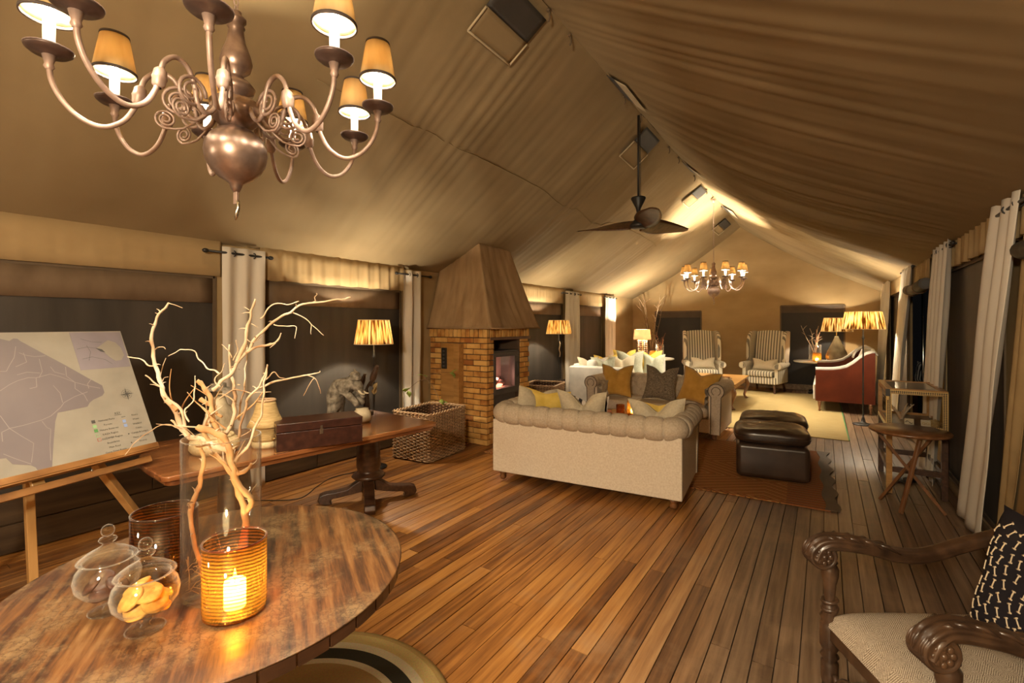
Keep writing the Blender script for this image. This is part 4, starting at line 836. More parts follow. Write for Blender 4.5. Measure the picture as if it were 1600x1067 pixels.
for q in ([(-.25,.62),(-.2,.63),(-.16,.62)], [(-.24,.56),(-.19,.57),(-.13,.55),(-.1,.52)], [(-.22,.68),(-.17,.66),(-.12,.655)], [(-.20,.64),(-.19,.60),(-.21,.55)]):
    for a, b in zip(q[:-1], q[1:]):
        d = Vector((b[0]-a[0], b[1]-a[1], 0)); n_ = Vector((-d.y, d.x, 0)).normalized()*.0008
        A = Vector((*a, .0013)); B_ = Vector((*b, .0013)); mb.add([A-n_, B_-n_, B_+n_, A+n_], [(0,1,2,3)])
obj('rivers', mb, M['ink_grey'], ins)
mb = MB(); cx, cy = -.077, .332          # compass rose
for k in range(8):
    a = k*pi/4; L = .034 if k % 2 == 0 else .022
    if k % 2 == 0: L = .040
    d = Vector((cos(a), sin(a), 0)); n_ = Vector((-d.y, d.x, 0))*(.005 if k % 2 == 0 else .0035); c0 = Vector((cx, cy, .0014))
    mb.add([c0, c0+d*L*.25+n_, c0+d*L], [(0,2,1)]); mb.add([c0, c0+d*L*.25-n_*.3, c0+d*L], [(0,1,2)])
for rr in (.026, .017):
    q = [(cx+rr*cos(k*pi/16), cy+rr*sin(k*pi/16)) for k in range(33)]
    for a, b in zip(q[:-1], q[1:]):
        s_ = (rr+.0013)/rr
        mb.add([(a[0],a[1],.0014), (b[0],b[1],.0014), (cx+(b[0]-cx)*s_, cy+(b[1]-cy)*s_, .0014), (cx+(a[0]-cx)*s_, cy+(a[1]-cy)*s_, .0014)], [(0,1,2,3)])
obj('compass_rose', mb, M['ink_grey'], mp_)
def text(s, x, y, size, mt, par, nm='lettering', loc=None):
    cu = bpy.data.curves.new(nm, 'FONT'); cu.body = s; cu.size = size; cu.align_x = 'CENTER'; cu.align_y = 'CENTER'; cu.resolution_u = 2
    to = bpy.data.objects.new('tmp', cu); me = bpy.data.meshes.new_from_object(to); bpy.data.objects.remove(to)
    me.materials.clear(); me.materials.append(M[mt])
    o = bpy.data.objects.new(nm, me); col.objects.link(o); o.parent = par; o.location = loc or (x, y, .0014); return o
for s, x, y, c in [('KEY',-.154,.230,.017),('National Parks',-.216,.204,.0135),('Forests',-.216,.178,.0135),('Nature Reserves',-.217,.152,.0135),('KAZA Region',-.217,.127,.0135),('LUZAMBP Region',-.213,.103,.0135),('Boundaries',-.216,.077,.0135),('Main Road',-.215,.052,.0135),('Game Drive Roads',-.216,.027,.0135),('Rivers',-.071,.205,.0135),('Water',-.071,.18,.0135),('Wetland',-.071,.153,.0135),('Cities',-.071,.128,.0135),('Camps & Lodges',-.071,.103,.0135),('Places of Interest',-.071,.077,.0125),('Airstrip',-.069,.051,.0135)]:
    text(s, x, y, c, 'ink', mp_)
for x, y, c, hollow in [(-.279,.205,'ink_grey',0),(-.279,.179,'print_lgreen',0),(-.279,.155,'print_green',0),(-.278,.129,'print_lgreen',1),(-.277,.104,'print_red',1),(-.133,.179,'print_blue',0),(-.133,.154,'print_blue',0)]:
    q = .0085; printed('key_swatch', [(x-q,y-q),(x+q,y-q),(x+q,y+q),(x-q,y+q)], .0013, c)
    if hollow: printed('key_swatch', [(x-q*.78,y-q*.78),(x+q*.78,y-q*.78),(x+q*.78,y+q*.78),(x-q*.78,y+q*.78)], .0019, 'paper')
for x, y, a, b in [(-.131,.204,.010,.0012),(-.131,.103,.003,.003),(-.131,.052,.003,.003),(-.154,.2205,.018,.0008)]:
    printed('key_mark', [(x-a,y-b),(x+a,y-b),(x+a,y+b),(x-a,y+b)], .0013, 'ink_grey')
text('Botswana', -.66, .40, .03, 'ink_grey', mp_) if False else None
ez = thing('easel', 'wooden easel holding the map board, its legs behind the round table', 'easel', (-3.2, .85, 0))
def E(p): return Vector(p)-Vector((-3.2,.85,0))
off = nn*.018
P0 = e0+ex*-.03-upv*.012; P1 = e0-ex*1.1-upv*.012
obj('tray', MB().beam(E(P0+nn*.02), E(P1+nn*.02), .055, .022, upv), M['tray_wood'], ez, bev=.003)
obj('tray_lip', MB().beam(E(P0+nn*.045+upv*.012), E(P1+nn*.045+upv*.012), .012, .03, upv), M['tray_wood'], ez, bev=.003)
obj('lower_rail', MB().beam(E(P0-ex*.03-upv*.05+nn*.0), E(P1-upv*.05), .02, .035, upv), M['tray_wood'], ez, bev=.003)
obj('wing_bolt', MB().ell(E(e0-ex*.36-upv*.045+nn*.016), (.006,.006,.006), 8, 6), M['chrome'], ez)
lb = e0-ex*.50-upv*.03-nn*.03
obj('leg', MB().beam(E((-3.225,.62,.80)), E((-3.30,.66,.0)), .05, .035), M['easel_wood'], ez, bev=.004)
obj('leg', MB().beam(E((-3.20,.86,.84)), E((-3.56,1.36,.0)), .045, .035), M['easel_wood'], ez, bev=.004)
obj('leg', MB().beam(E((-3.50,.55,1.30)), E((-4.05,.50,.0)), .04, .03), M['easel_wood'], ez, bev=.004)
obj('mast', MB().beam(E(e0-ex*.56-upv*.06-nn*.02), E(e0-ex*.56+upv*.70-nn*.02), .05, .02, nn), M['easel_wood'], ez, bev=.004)
# ================================================================== FIREPLACE
FX, FY0, FY1, FXL, FH = -3.60, 4.86, 5.90, -4.585, 1.50
fp = thing('fireplace', 'yellow brick fireplace with black wood stove under a canvas hood', 'fireplace', (0,0,0))
core = MB(); g = .012
core.box(FXL, FX-g, FY0+g, 4.955, 0, FH-.12)                           # near leg
core.box(FXL, FX-g, 5.645, FY1-g, 0, FH-.12)                           # far leg
core.box(FXL, FX-.42, 4.955, 5.645, 0, FH-.12)                        # back of the opening
core.box(FXL, FX-g, 4.955, 5.645, 1.375, FH-.12); core.box(FXL, FX-g, FY0+g, FY1-g, FH-.121, FH-.005)
core.box(FXL, FX-g-.01, 4.955, 5.645, 0, .10)
obj('mortar_core', core, M['mortar'], fp)
bm_cache = {}
def brick(cx, cy, cz, sx, sy, sz):
    k = (round(sx, 3), round(sy, 3), round(sz, 3))
    if k not in bm_cache:
        q = .005; mb = MB()
        X, Y, Z = sx/2, sy/2, sz/2
        P = []
        for (a, b, c) in [(1,1,1)]:
            pass
        mb.box(-X, X, -Y, Y, -Z, Z)
        me = bpy.data.meshes.new('brick'); me.from_pydata(mb.v, [], mb.f); me.materials.append(M['brick']); bm_cache[k] = me
    o = bpy.data.objects.new('brick', bm_cache[k]); col.objects.link(o); o.parent = fp
    o.location = (cx+rnd.uniform(-.002,.002), cy+rnd.uniform(-.002,.002), cz+rnd.uniform(-.001,.001)); o.rotation_euler = (rnd.uniform(-.006,.006), rnd.uniform(-.006,.006), rnd.uniform(-.008,.008))
    bv = o.modifiers.new('bevel', 'BEVEL'); bv.width = .004; bv.segments = 1
BH = .0725; rows = 19; j = .010; z0 = 0.0
for r in range(rows):
    z = z0+(r+.5)*BH; sz = BH-j
    out = .012 if r < 4 else 0      # slightly proud plinth
    # near face (faces the sitting camera side), running -X..FX
    L = .225; y = FY0+.03-out
    x = FX+out; first = True
    while x > FXL+.02:
        w_ = (L/2 if (r % 2 and first) else L); x0 = max(FXL, x-w_); first = False
        if x-x0 > .05: brick((x+x0)/2, y+.0, z, x-x0-j, .06, sz)
        x = x0
    # front face: near jamb is the header ends, far jamb beyond the stove
    if r % 2 == 0: brick(FX-.03+out, FY0+.105, z, .06, .085 if True else 0, sz)
    else: brick(FX-.03+out, FY0+.105, z, .06, .085, sz)
    for (a, b) in ([(5.645, 5.86)] if r % 2 == 0 else [(5.645, 5.75), (5.75, 5.90)]):
        if r*BH < 1.37: brick(FX-.03+out, (a+b)/2, z, .06, b-a-j, sz)
for r in range(2):      # low hearth course under the stove
    for k in range(3): brick(FX-.05, 4.96+.115+.23*k, .0+(r+.5)*.05, .08, .22, .042)
# soldier course round the top
zt_ = FH-.06
k = 0; x = FX
while x > FXL+.05: brick(x-.035, FY0+.028, zt_, .060, .062, .112); x -= .0715
y = FY0+.068
while y < FY1-.04: brick(FX-.03, y+.034, zt_, .060, .058, .112); y += .069
obj('lintel', box(FX-.1, FX+.006, 4.93, 5.92, 1.345, 1.382), M['steel_lintel'], fp, bev=.003)
# canvas hood
def hood(u, v):
    per = [(-4.585, 4.80), (-3.50, 4.80), (-3.50, 6.02), (-4.585, 6.02)]; top = [(-4.55, 5.12), (-3.93, 5.12), (-3.88, 5.78), (-4.55, 5.78)]
    k = min(2, int(u*3)); f = u*3-k
    a = Vector(per[k]).lerp(Vector(per[k+1]), f); b = Vector(top[k]).lerp(Vector(top[k+1]), f)
    w_ = v**.92; p = a.lerp(b, w_); sag = sin(pi*min(1, v))*sin(pi*f)
    n_ = [Vector((0,-1)), Vector((1,0)), Vector((0,1))][k]
    p = p-n_*.03*sag+n_*(.030*noise.noise(Vector((f*9+k*7, v*1.1, 1)))+.012*noise.noise(Vector((f*22+k*7, v*1.4, 5))))*sin(pi*f)**.5*(1.1-v*.5)
    return (p.x, p.y, 1.505+(2.66-1.505)*v)
hd = obj('hood', MB().grid(hood, 90, 24), M['hood_canvas'], fp, solid=.004)
obj('hood_hem', MB().tube([(-4.585,4.795,1.50),(-3.505,4.795,1.50)], .008, 6), M['hood_canvas'], hd)
obj('hood_hem', MB().tube([(-3.497,4.80,1.50),(-3.497,6.02,1.50)], .008, 6), M['hood_canvas'], hd)
# stove
stv = obj('stove', box(FX-.40, FX-.31, 4.985, 5.63, .60, 1.20), M['stove'], fp, bev=.012)
fr = MB(); X = FX+.004
obj('stove_shell', MB().box(FX-.31,FX-.02,4.985,5.01,.60,1.20).box(FX-.31,FX-.02,5.605,5.63,.60,1.20).box(FX-.31,FX-.02,5.01,5.605,.60,.625).box(FX-.31,FX-.02,5.01,5.605,1.175,1.20), M['stove'], stv, kind='stuff')
fr.box(FX-.045, X, 5.00, 5.62, .62, .70); fr.box(FX-.045, X, 5.00, 5.62, 1.12, 1.18); fr.box(FX-.045, X, 5.00, 5.06, .70, 1.12); fr.box(FX-.045, X, 5.50, 5.62, .70, 1.12)
obj('stove_door', fr, M['stove'], stv, bev=.006)
obj('door_glass', box(FX-.040, FX-.034, 5.05, 5.52, .69, 1.13), M['pane'], stv)
obj('door_handle', MB().tube([(FX-.005,5.56,.82),(FX+.02,5.56,.84),(FX+.02,5.56,1.02),(FX-.005,5.56,1.04)], .008, 8), M['black'], stv)
fb = MB().box(FX-.30, FX-.05, 5.015, 5.60, .70, .705).box(FX-.305, FX-.30, 5.015, 5.6, .70, 1.17)
obj('firebox', fb, M['firebox_reflection'], stv)
# grey burnt logs and embers
for i, (a, b) in enumerate([((FX-.22,5.12,.74),(FX-.12,5.42,.76)), ((FX-.10,5.14,.75),(FX-.22,5.44,.80))]):
    obj('log', MB().tube([a, tuple((Vector(a)+Vector(b))/2+Vector((0,0,.01))), b], [.035,.04,.03], 9), M['ember'], stv)
obj('embers', MB().ell((FX-.14,5.30,.725), (.05,.09,.022), 14, 8), emis('embers', (1,.20,.10), 2.2), stv)
light('ember_light', (FX-.13,5.27,.84), 1.2, (1,.42,.30), .03, stv)
obj('stove_stand', box(FX-.38, FX-.05, 5.0, 5.60, .105, .60), M['stove'], fp, bev=.004)
obj('flue', MB().tube([(FX-.22,5.10,1.19),(FX-.22,5.10,1.385)], .05, 14), M['black'], fp)
# wooden post with a dark switch strip, standing against the near face
t = thing('wooden_post', 'plain timber post carrying a black switch strip against the fireplace bricks', 'post', (-4.16, FY0-.045, 0))
obj('post', box(-.155, .09, -.03, .035, 0, 1.30), M['oak'], t, bev=.004)
obj('side_board', box(.09, .18, -.06, .04, 0, 1.30), M['oak'], t, bev=.004)
ss = obj('switch_strip', box(-.13, -.045, -.052, -.03, .96, 1.24), M['black'], t, bev=.006)
for k in range(5): obj('switch', box(-.105, -.07, -.056, -.05, .985+.05*k, 1.01+.05*k), M['stove'], ss, bev=.002, seg=1)

# ================================================================== WICKER BASKETS
def basket(label, loc, rz, W, D, H):
    t = thing('wicker_basket', label, 'basket', loc, rz, group='square wicker baskets')
    def per(s, ins=0):      # point on rounded rectangle perimeter
        r = .05; P = 2*(W+D)-8*r+2*pi*r; s = (s % 1)*P; w2, d2 = W/2-ins, D/2-ins
        segs = [(W-2*r, 0), (pi*r/2, 1), (D-2*r, 2), (pi*r/2, 3), (W-2*r, 4), (pi*r/2, 5), (D-2*r, 6), (pi*r/2, 7)]
        for L, k in segs:
            if s <= L or k == 7:
                f = min(1, s/L)
                if k == 0: return Vector((-w2+r+(2*w2-2*r)*f, -d2, 0)), Vector((0,-1,0))
                if k == 2: return Vector((w2, -d2+r+(2*d2-2*r)*f, 0)), Vector((1,0,0))
                if k == 4: return Vector((w2-r-(2*w2-2*r)*f, d2, 0)), Vector((0,1,0))
                if k == 6: return Vector((-w2, d2-r-(2*d2-2*r)*f, 0)), Vector((-1,0,0))
                c = {1: (w2-r, -d2+r, -90), 3: (w2-r, d2-r, 0), 5: (-w2+r, d2-r, 90), 7: (-w2+r, -d2+r, 180)}[k]
                a = R(c[2]+90*f); n_ = Vector((cos(a), sin(a), 0)); return Vector((c[0], c[1], 0))+n_*r, n_
            s -= L
    ns = 2*int((W+D)*2/.05/2); nr = int(H/.0195); mb = MB()
    for r_ in range(nr):
        z = .02+r_*(H-.04)/nr; q = []
        for i in range(ns*2):
            p, n_ = per(i/(ns*2)); s_ = sin(pi*i/2+pi*r_)*1.0 if i % 2 else 0
            s_ = (1 if ((i//2+r_) % 2) else -1)*(1 if i % 2 == 0 else 0)
            q.append(p+n_*(.0105*s_)+Vector((0,0,z+.002*noise.noise(Vector((i*.31, r_, 0))))))
        mb.tube(q, .0066, 5, closed=True)
    obj('woven_wall', mb, M['wicker'], t, kind='stuff')
    st_ = MB()
    for i in range(ns):
        p, n_ = per(i/ns); st_.tube([p+Vector((0,0,.01)), p+Vector((0,0,H-.015))], .005, 4)
    obj('stakes', st_, M['wicker'], t, kind='stuff')
    rim = MB()
    for ph in (0, pi):
        rim.tube([per(i/160)[0]+per(i/160)[1]*(.010*cos(i*.9+ph))+Vector((0,0,H-.012+.010*sin(i*.9+ph))) for i in range(160)], .009, 6, closed=True)
    obj('braided_rim', rim, M['wicker'], t, kind='stuff')
    lin = MB(); lin.grid(lambda u, v: tuple(per(u, .011)[0]+Vector((0,0,.02+(H-.05)*v))), 64, 1, cu=True); obj('gap_shade', lin, M['dark_wood'], t)  # dark sheet added behind the strands so the gaps read as shaded
    obj('bottom', box(-W/2+.02, W/2-.02, -D/2+.02, D/2-.02, .012, .024), M['wicker'], t)
    return t
basket('large square wicker basket between the dark table and the brick fireplace', (-3.96, 4.20, .004), R(5), .55, .72, .55)
basket('wicker basket behind the tufted sofa, beyond the fireplace', (-4.14, 7.25, .004), R(12), .60, .70, .52)
# leafy twig standing in the large basket
t = thing('leafy_twig', 'thin twig with green leaves sticking out of the large wicker basket', 'plant', (-3.90, 4.32, .03))
stem = [(0,0,0),(-.02,.02,.3),(-.03,.02,.55),(-.10,-.02,.75),(-.16,-.12,.90)]
obj('stem', MB().tube(spline(stem, 5), .003, 5), M['branch_brown'], t)
obj('stem', MB().tube(spline([(-.14,-.1,.86),(-.12,-.28,.84),(-.10,-.46,.76)], 5), .0022, 5), M['branch_brown'], t)
obj('stem', MB().tube(spline([(-.15,-.12,.88),(-.06,.02,.93),(.05,.14,.93)], 5), .0022, 5), M['branch_brown'], t)
obj('stem', MB().tube(spline([(-.02,.02,.3),(.03,.02,.48),(.02,.05,.58)], 5), .0022, 5), M['branch_brown'], t)
def leaf(parent, p, rot, L=.05, wd=.035, m='leaf'):
    mb = MB().grid(lambda u, v: (wd*(v-.5)*2*sin(pi*u**.8)*.5, L*u, .012*sin(pi*u)-.008*abs(v-.5)), 6, 4)
    return obj('leaf', mb, M[m], parent, loc=p, rot=[R(a) for a in rot], solid=.0008)
for p, rot in [((-.10,-.46,.76),(20,30,200)), ((-.11,-.40,.79),(-40,10,100)), ((-.10,-.44,.76),(-60,0,250)), ((-.16,-.12,.90),(10,0,150)), ((-.15,-.10,.90),(-20,20,40)), ((.05,.14,.93),(20,0,-30)), ((.04,.12,.93),(-30,20,-70)), ((.05,.14,.92),(-50,0,-10)), ((.02,.05,.57),(-10,20,20)), ((.02,.05,.58),(10,-40,160)), ((.02,.04,.54),(30,0,100))]:
    leaf(t, p, rot, .085, .06)

# ================================================================== LONG MAHOGANY TABLE
t = thing('pedestal_table', 'long polished mahogany table with tilted top on carved pedestals beneath the dark windows', 'table', (-3.25, 2.0, 0))
def ctr(P, r=.05, n=5):
    out = []
    m = len(P)
    for i in range(m):
        a, b, c = (Vector(P[i-1]), Vector(P[i]), Vector(P[(i+1) % m]))
        for k in range(n+1):
            t_ = k/n; p1 = b+(a-b).normalized()*r*(1-t_); p2 = b+(c-b).normalized()*r*t_; out.append(tuple(p1*(1-t_)+p2*t_))
    return out
outl = ctr([(-2.87+3.25, 1.05-2), (-2.64+3.25, 2.90-2), (-3.60+3.25, 2.98-2), (-3.80+3.25, 1.30-2), (-3.36+3.25, 1.09-2)])
obj('tabletop', MB().prism(outl, lambda a, b: (a, b, .722), lambda a, b: (a, b, .752)), M['mahogany'], t, bev=.008, seg=3)
obj('lower_leaf', MB().prism([(a*.965, b*.975) for a, b in outl], lambda a, b: (a, b, .694), lambda a, b: (a, b, .720)), M['mahogany'], t, bev=.006)
def pedestal(cx, cy, rz):
    p = obj('pedestal', MB().lathe([(.001,.20),(.13,.20),(.145,.215),(.13,.235),(.10,.25),(.095,.27),(.105,.30),(.10,.45),(.085,.62),(.10,.65),(.11,.685),(.12,.695),(.001,.696)], n=28), M['dark_wood'], t, loc=(cx, cy, 0))
    obj('apron_block', box(-.22, .22, -.16, .16, .66, .694), M['dark_wood'], p, bev=.006)
    for k in range(4):
        a = rz+k*pi/2
        prof = [(.05,.20),(.05,.09),(.14,.07),(.24,.055),(.30,.05),(.315,.03),(.30,.0),(.36,.0),(.40,.012),(.42,.045),(.405,.085),(.36,.10),(.28,.105),(.18,.12),(.12,.16)]
        f = MB().prism(prof[::-1], lambda x_, z_: (x_, -.045, z_), lambda x_, z_: (x_, .045, z_))
        fo = obj('foot', f, M['dark_wood'], p, bev=.010, seg=2, rot=(0,0,a))
pedestal(-.13, .80, R(-38)); pedestal(-.13, -.34, R(-38))
# chest
t = thing('wooden_chest', 'dark mahogany lidded chest with small brass lock on the long table', 'box', (-2.985+.13, 1.94, .753), R(66))
obj('body', box(-.265,.265,-.125,.125,0,.115), M['box_wood'], t, bev=.004)
ld = obj('lid', box(-.265,.265,-.125,.125,.118,.172), M['box_wood'], t, bev=.005)
obj('lock_plate', box(-.011,.011,-.128,-.124,.085,.118), M['chrome'], t, bev=.001, seg=1)
obj('hasp', box(-.007,.007,-.1315,-.127,.10,.14), M['chrome'], t, bev=.001, seg=1)
M['brass'] = flat('brass', (.60,.42,.17), .3, metal=1)
for sx in (-1, 1):
    for z_ in (.01, .10, .165): obj('brass_strap', box(sx*.266-.0015, sx*.266+.0015, -.127, -.06, z_-.004, z_+.004) if sx > 0 else box(sx*.2665-.001, sx*.2665+.001, -.127, -.06, z_-.004, z_+.004), M['brass'], t)
    obj('end_handle', MB().tube([(sx*.266,-.04,.075),(sx*.275,-.035,.06),(sx*.275,.035,.06),(sx*.266,.04,.075)], .003, 6), M['brass'], t)

# stone elephant leaning on a pot (statue)
t = thing('elephant_statue', 'carved grey stone elephant bending forward with its feet on a pot', 'statue', (-3.30, 2.50, .753), R(20))
def skin(name, verts, edges, radii, mt, parent, root=0, sub=2, loc=None, rot=None):
    me = bpy.data.meshes.new(name); me.from_pydata(verts, edges, []); o = bpy.data.objects.new(name, me); col.objects.link(o); o.parent = parent
    s = o.modifiers.new('skin', 'SKIN'); s.use_smooth_shade = True
    for i, r_ in enumerate(radii):
        v_ = me.skin_vertices[0].data[i]; v_.radius = (r_, r_) if not isinstance(r_, tuple) else r_; v_.use_root = (i == root)
    m = o.modifiers.new('sub', 'SUBSURF'); m.levels = sub; m.render_levels = sub
    me.materials.append(M[mt])
    if loc: o.location = loc
    if rot: o.rotation_euler = rot
    return o
V = [(-.09,0,.16),(-.10,0,.22),(-.05,0,.285),(.02,0,.31),(.075,0,.315),(.115,0,.29),(.135,0,.25),(.15,0,.215),(.175,0,.20),
     (-.09,.055,.12),(-.095,.06,.055),(-.09,.06,.012),(-.09,-.055,.12),(-.095,-.06,.055),(-.09,-.06,.012),
     (.04,.05,.24),(.10,.045,.185),(.135,.035,.135),(.04,-.05,.24),(.10,-.045,.185),(.135,-.035,.135)]
Ed = [(0,1),(1,2),(2,3),(3,4),(4,5),(5,6),(6,7),(7,8),(0,9),(9,10),(10,11),(0,12),(12,13),(13,14),(3,15),(15,16),(16,17),(3,18),(18,19),(19,20)]
Rd = [.078,.082,.080,.070,.060,.052,.026,.020,.014,.045,.036,.040,.045,.036,.040,.036,.028,.028,.036,.028,.028]
skin('body', V, Ed, Rd, 'stone', t)
for s_ in (-1, 1):
    obj('ear', MB().grid(lambda u, v: (.045+.05*(u-.5)*2*sqrt(max(0,1-((v-.5)*1.9)**2))-.02, s_*(.058+.02*u*0+.022*(1-u)), .285+.055*(v-.5)*2), 8, 8), M['stone'], t, solid=.012)
    obj('tusk', MB().tube(spline([(.13,s_*.022,.262),(.165,s_*.03,.235),(.195,s_*.028,.235)], 4), [.009,.009,.009,.008,.007,.007,.006,.004,.002], 8), M['pale_stone'], t)
obj('headdress', MB().lathe([(.05,0),(.052,.018),(.036,.032),(.045,.042),(.030,.062),(.010,.068),(.008,.085),(.001,.088)], c=(.085,0,.345), n=18), M['stone'], t)
obj('collar', MB().tube([(.035+.0*cos(a), .062*cos(a*pi/10), .30+.062*sin(a*pi/10)) for a in range(20)], .009, 6, closed=True), M['stone'], t)
obj('pot', MB().lathe([(.001,0),(.05,0),(.066,.015),(.072,.05),(.066,.085),(.05,.105),(.052,.115),(.001,.116)], c=(.15,0,0), n=24), M['pale_stone'], t)
# carved birds on a dark driftwood post behind the statue
t = thing('bird_carving', 'dark wood carving of two perched birds behind the stone elephant', 'carving', (-3.42, 2.80, .753))
obj('branch', MB().tube(spline([(0,0,0),(.02,.0,.12),(0,.01,.22),(.05,.04,.31)], 5), [.03]*5+[.022]*5+[.012]*6, 8), M['rail_wood'], t)
obj('base', MB().lathe([(.001,0),(.07,0),(.07,.02),(.05,.03),(.001,.03)], n=18), M['rail_wood'], t)
for i, (x, y, z, s_) in enumerate([(.055,.045,.33,1.0), (-.03,-.01,.28,.75)]):
    b = skin('bird', [(0,0,0),(.012,0,.035),(.026,0,.065),(.034,0,.082),(.058,0,.082),(-.02,0,-.03),(-.034,0,-.075)], [(0,1),(1,2),(2,3),(3,4),(0,5),(5,6)], [.026,.024,.017,.015,.003,.016,.005], 'rail_wood', t, loc=(x, y, z)); b.scale = (s_*1.2, s_*1.2, s_*1.2)
for p, rot in [((.04,.06,.17),(60,0,30)), ((.02,.08,.21),(80,20,10)), ((.06,.04,.19),(70,0,-30))]:
    leaf(t, p, rot, .07, .05, 'basket_tan')
# woven vase and coral-like baskets
t = thing('woven_basket_vase', 'tan woven flared basket vase beside the dark chest', 'basket', (-3.06, 1.70, .753))
obj('body', MB().lathe([(.001,.04),(.082,.04),(.085,.06),(.084,.13),(.076,.15)], n=32), M['basket_tan'], t)
obj('skirt', MB().lathe([(.110,.135),(.095,.165),(.075,.21),(.058,.27),(.052,.30)], n=32), M['basket_tan'], t, solid=.006)
obj('rim', MB().tube([(.053*cos(a*pi/14), .053*sin(a*pi/14), .302) for a in range(28)], .008, 8, closed=True), M['wicker'], t)
obj('base', MB().lathe([(.001,0),(.082,0),(.086,.015),(.083,.042),(.001,.045)], n=32), M['basket_pale'], t)
t = thing('clay_pot', 'low rough pale pot on the long table, seen through the branches', 'pot', (-3.20, 1.45, .753))
obj('body', MB().lathe([(.001,0),(.12,0),(.14,.03),(.135,.075),(.10,.10),(.001,.102)], n=28), M['basket_pale'], t)
obj('rim', MB().tube([(.10*cos(a*pi/14), .10*sin(a*pi/14), .10) for a in range(28)], .010, 8, closed=True), M['basket_pale'], t)
t = thing('stone_bust', 'pale carved stone figure behind the branch vase on the long table', 'statue', (-3.50, 1.62, .753), R(-50))
skin('torso', [(0,0,.0),(0,0,.10),(0,0,.19),(0,0,.25),(0,-.01,.31),(-.10,0,.19),(-.13,-.03,.08),(.10,0,.19),(.13,-.03,.08)], [(0,1),(1,2),(2,3),(3,4),(2,5),(5,6),(2,7),(7,8)], [.10,.085,.075,.035,.055,.045,.032,.045,.032], 'pale_stone', t)
obj('hat', MB().lathe([(.085,0),(.07,.012),(.05,.018),(.048,.045),(.001,.05)], c=(0,-.01,.345), n=20), M['stone'], t)

# ================================================================== LAMPS
def straw_shade(parent, r0, r1, z0, z1, loc=(0,0,0), m='straw'):
    s = obj('lamp_shade', MB().lathe([(r0,z0),(r0*.5+r1*.5,(z0+z1)/2),(r1,z1)], n=48), M[m], parent, solid=.002, loc=loc)
    for rr, z in ((r0, z0), (r1, z1)): obj('shade_ring', MB().tube([(rr*cos(a*pi/24), rr*sin(a*pi/24), z) for a in range(48)], .004, 6, closed=True), M['cream'], s)
    obj('spider', MB().tube([(-r1,0,z1-.02),(r1,0,z1-.02)], .002, 5).tube([(0,-r1,z1-.02),(0,r1,z1-.02)], .002, 5), M['black'], s)
    return s
def floor_lamp(label, loc, H, r0, r1, zs, watts, foot=.14, twig=False):
    t = thing('floor_lamp', label, 'lamp', loc, group='straw-shaded floor lamps')
    obj('base', MB().lathe([(.001,0),(foot,0),(foot,.008),(foot*.6,.018),(.03,.035),(.02,.09),(.012,.13),(.001,.13)], n=28), M['black'], t)
    obj('pole', MB().lathe([(.012,.12),(.011,.45),(.016,.46),(.011,.48),(.010,zs-.16),(.018,zs-.15),(.018,zs-.13),(.009,zs-.10),(.009,zs+.05)], n=12), M['black'], t)
    if twig:
        obj('climbing_twig', MB().tube(spline([(.02,-.01,zs-.42),(.035,-.02,zs-.35),(.015,-.02,zs-.28),(.035,-.02,zs-.2),(.02,-.01,zs-.14)], 5), .009, 6), M['branch'], t)
    straw_shade(t, r0, r1, zs, H)
    obj('bulb', MB().ell((0,0,(zs+H)/2-.015), (.028,.028,.04), 12, 10), M['bulb'], t)
    light('bulb_light', (0,0,(zs+H)/2+.005), watts, rad=.03, parent=t)
    return t
floor_lamp('straw-shaded floor lamp behind the long mahogany table', (-4.09, 3.46, .004), 1.595, .205, .165, 1.335, LAMP_W)
floor_lamp('straw-shaded floor lamp beyond the fireplace, behind the wicker basket', (-4.08, 7.72, .004), 1.625, .235, .185, 1.375, LAMP_W, twig=True)
floor_lamp('tall iron floor lamp with wide straw shade beside the red settee', (.485, 9.12, .004), 1.745, .285, .235, 1.475, LAMP_W)
t = thing('power_cord', 'thin black lamp cord lying on the boards under the long table', 'cord', (0,0,.006))
obj('cord', MB().tube(spline([(-4.07,3.36,.0),(-4.15,3.0,.0),(-4.05,2.75,0),(-3.9,2.45,.0),(-4.2,2.2,.0),(-4.35,2.0,0)], 8), .004, 6), M['black'], t)
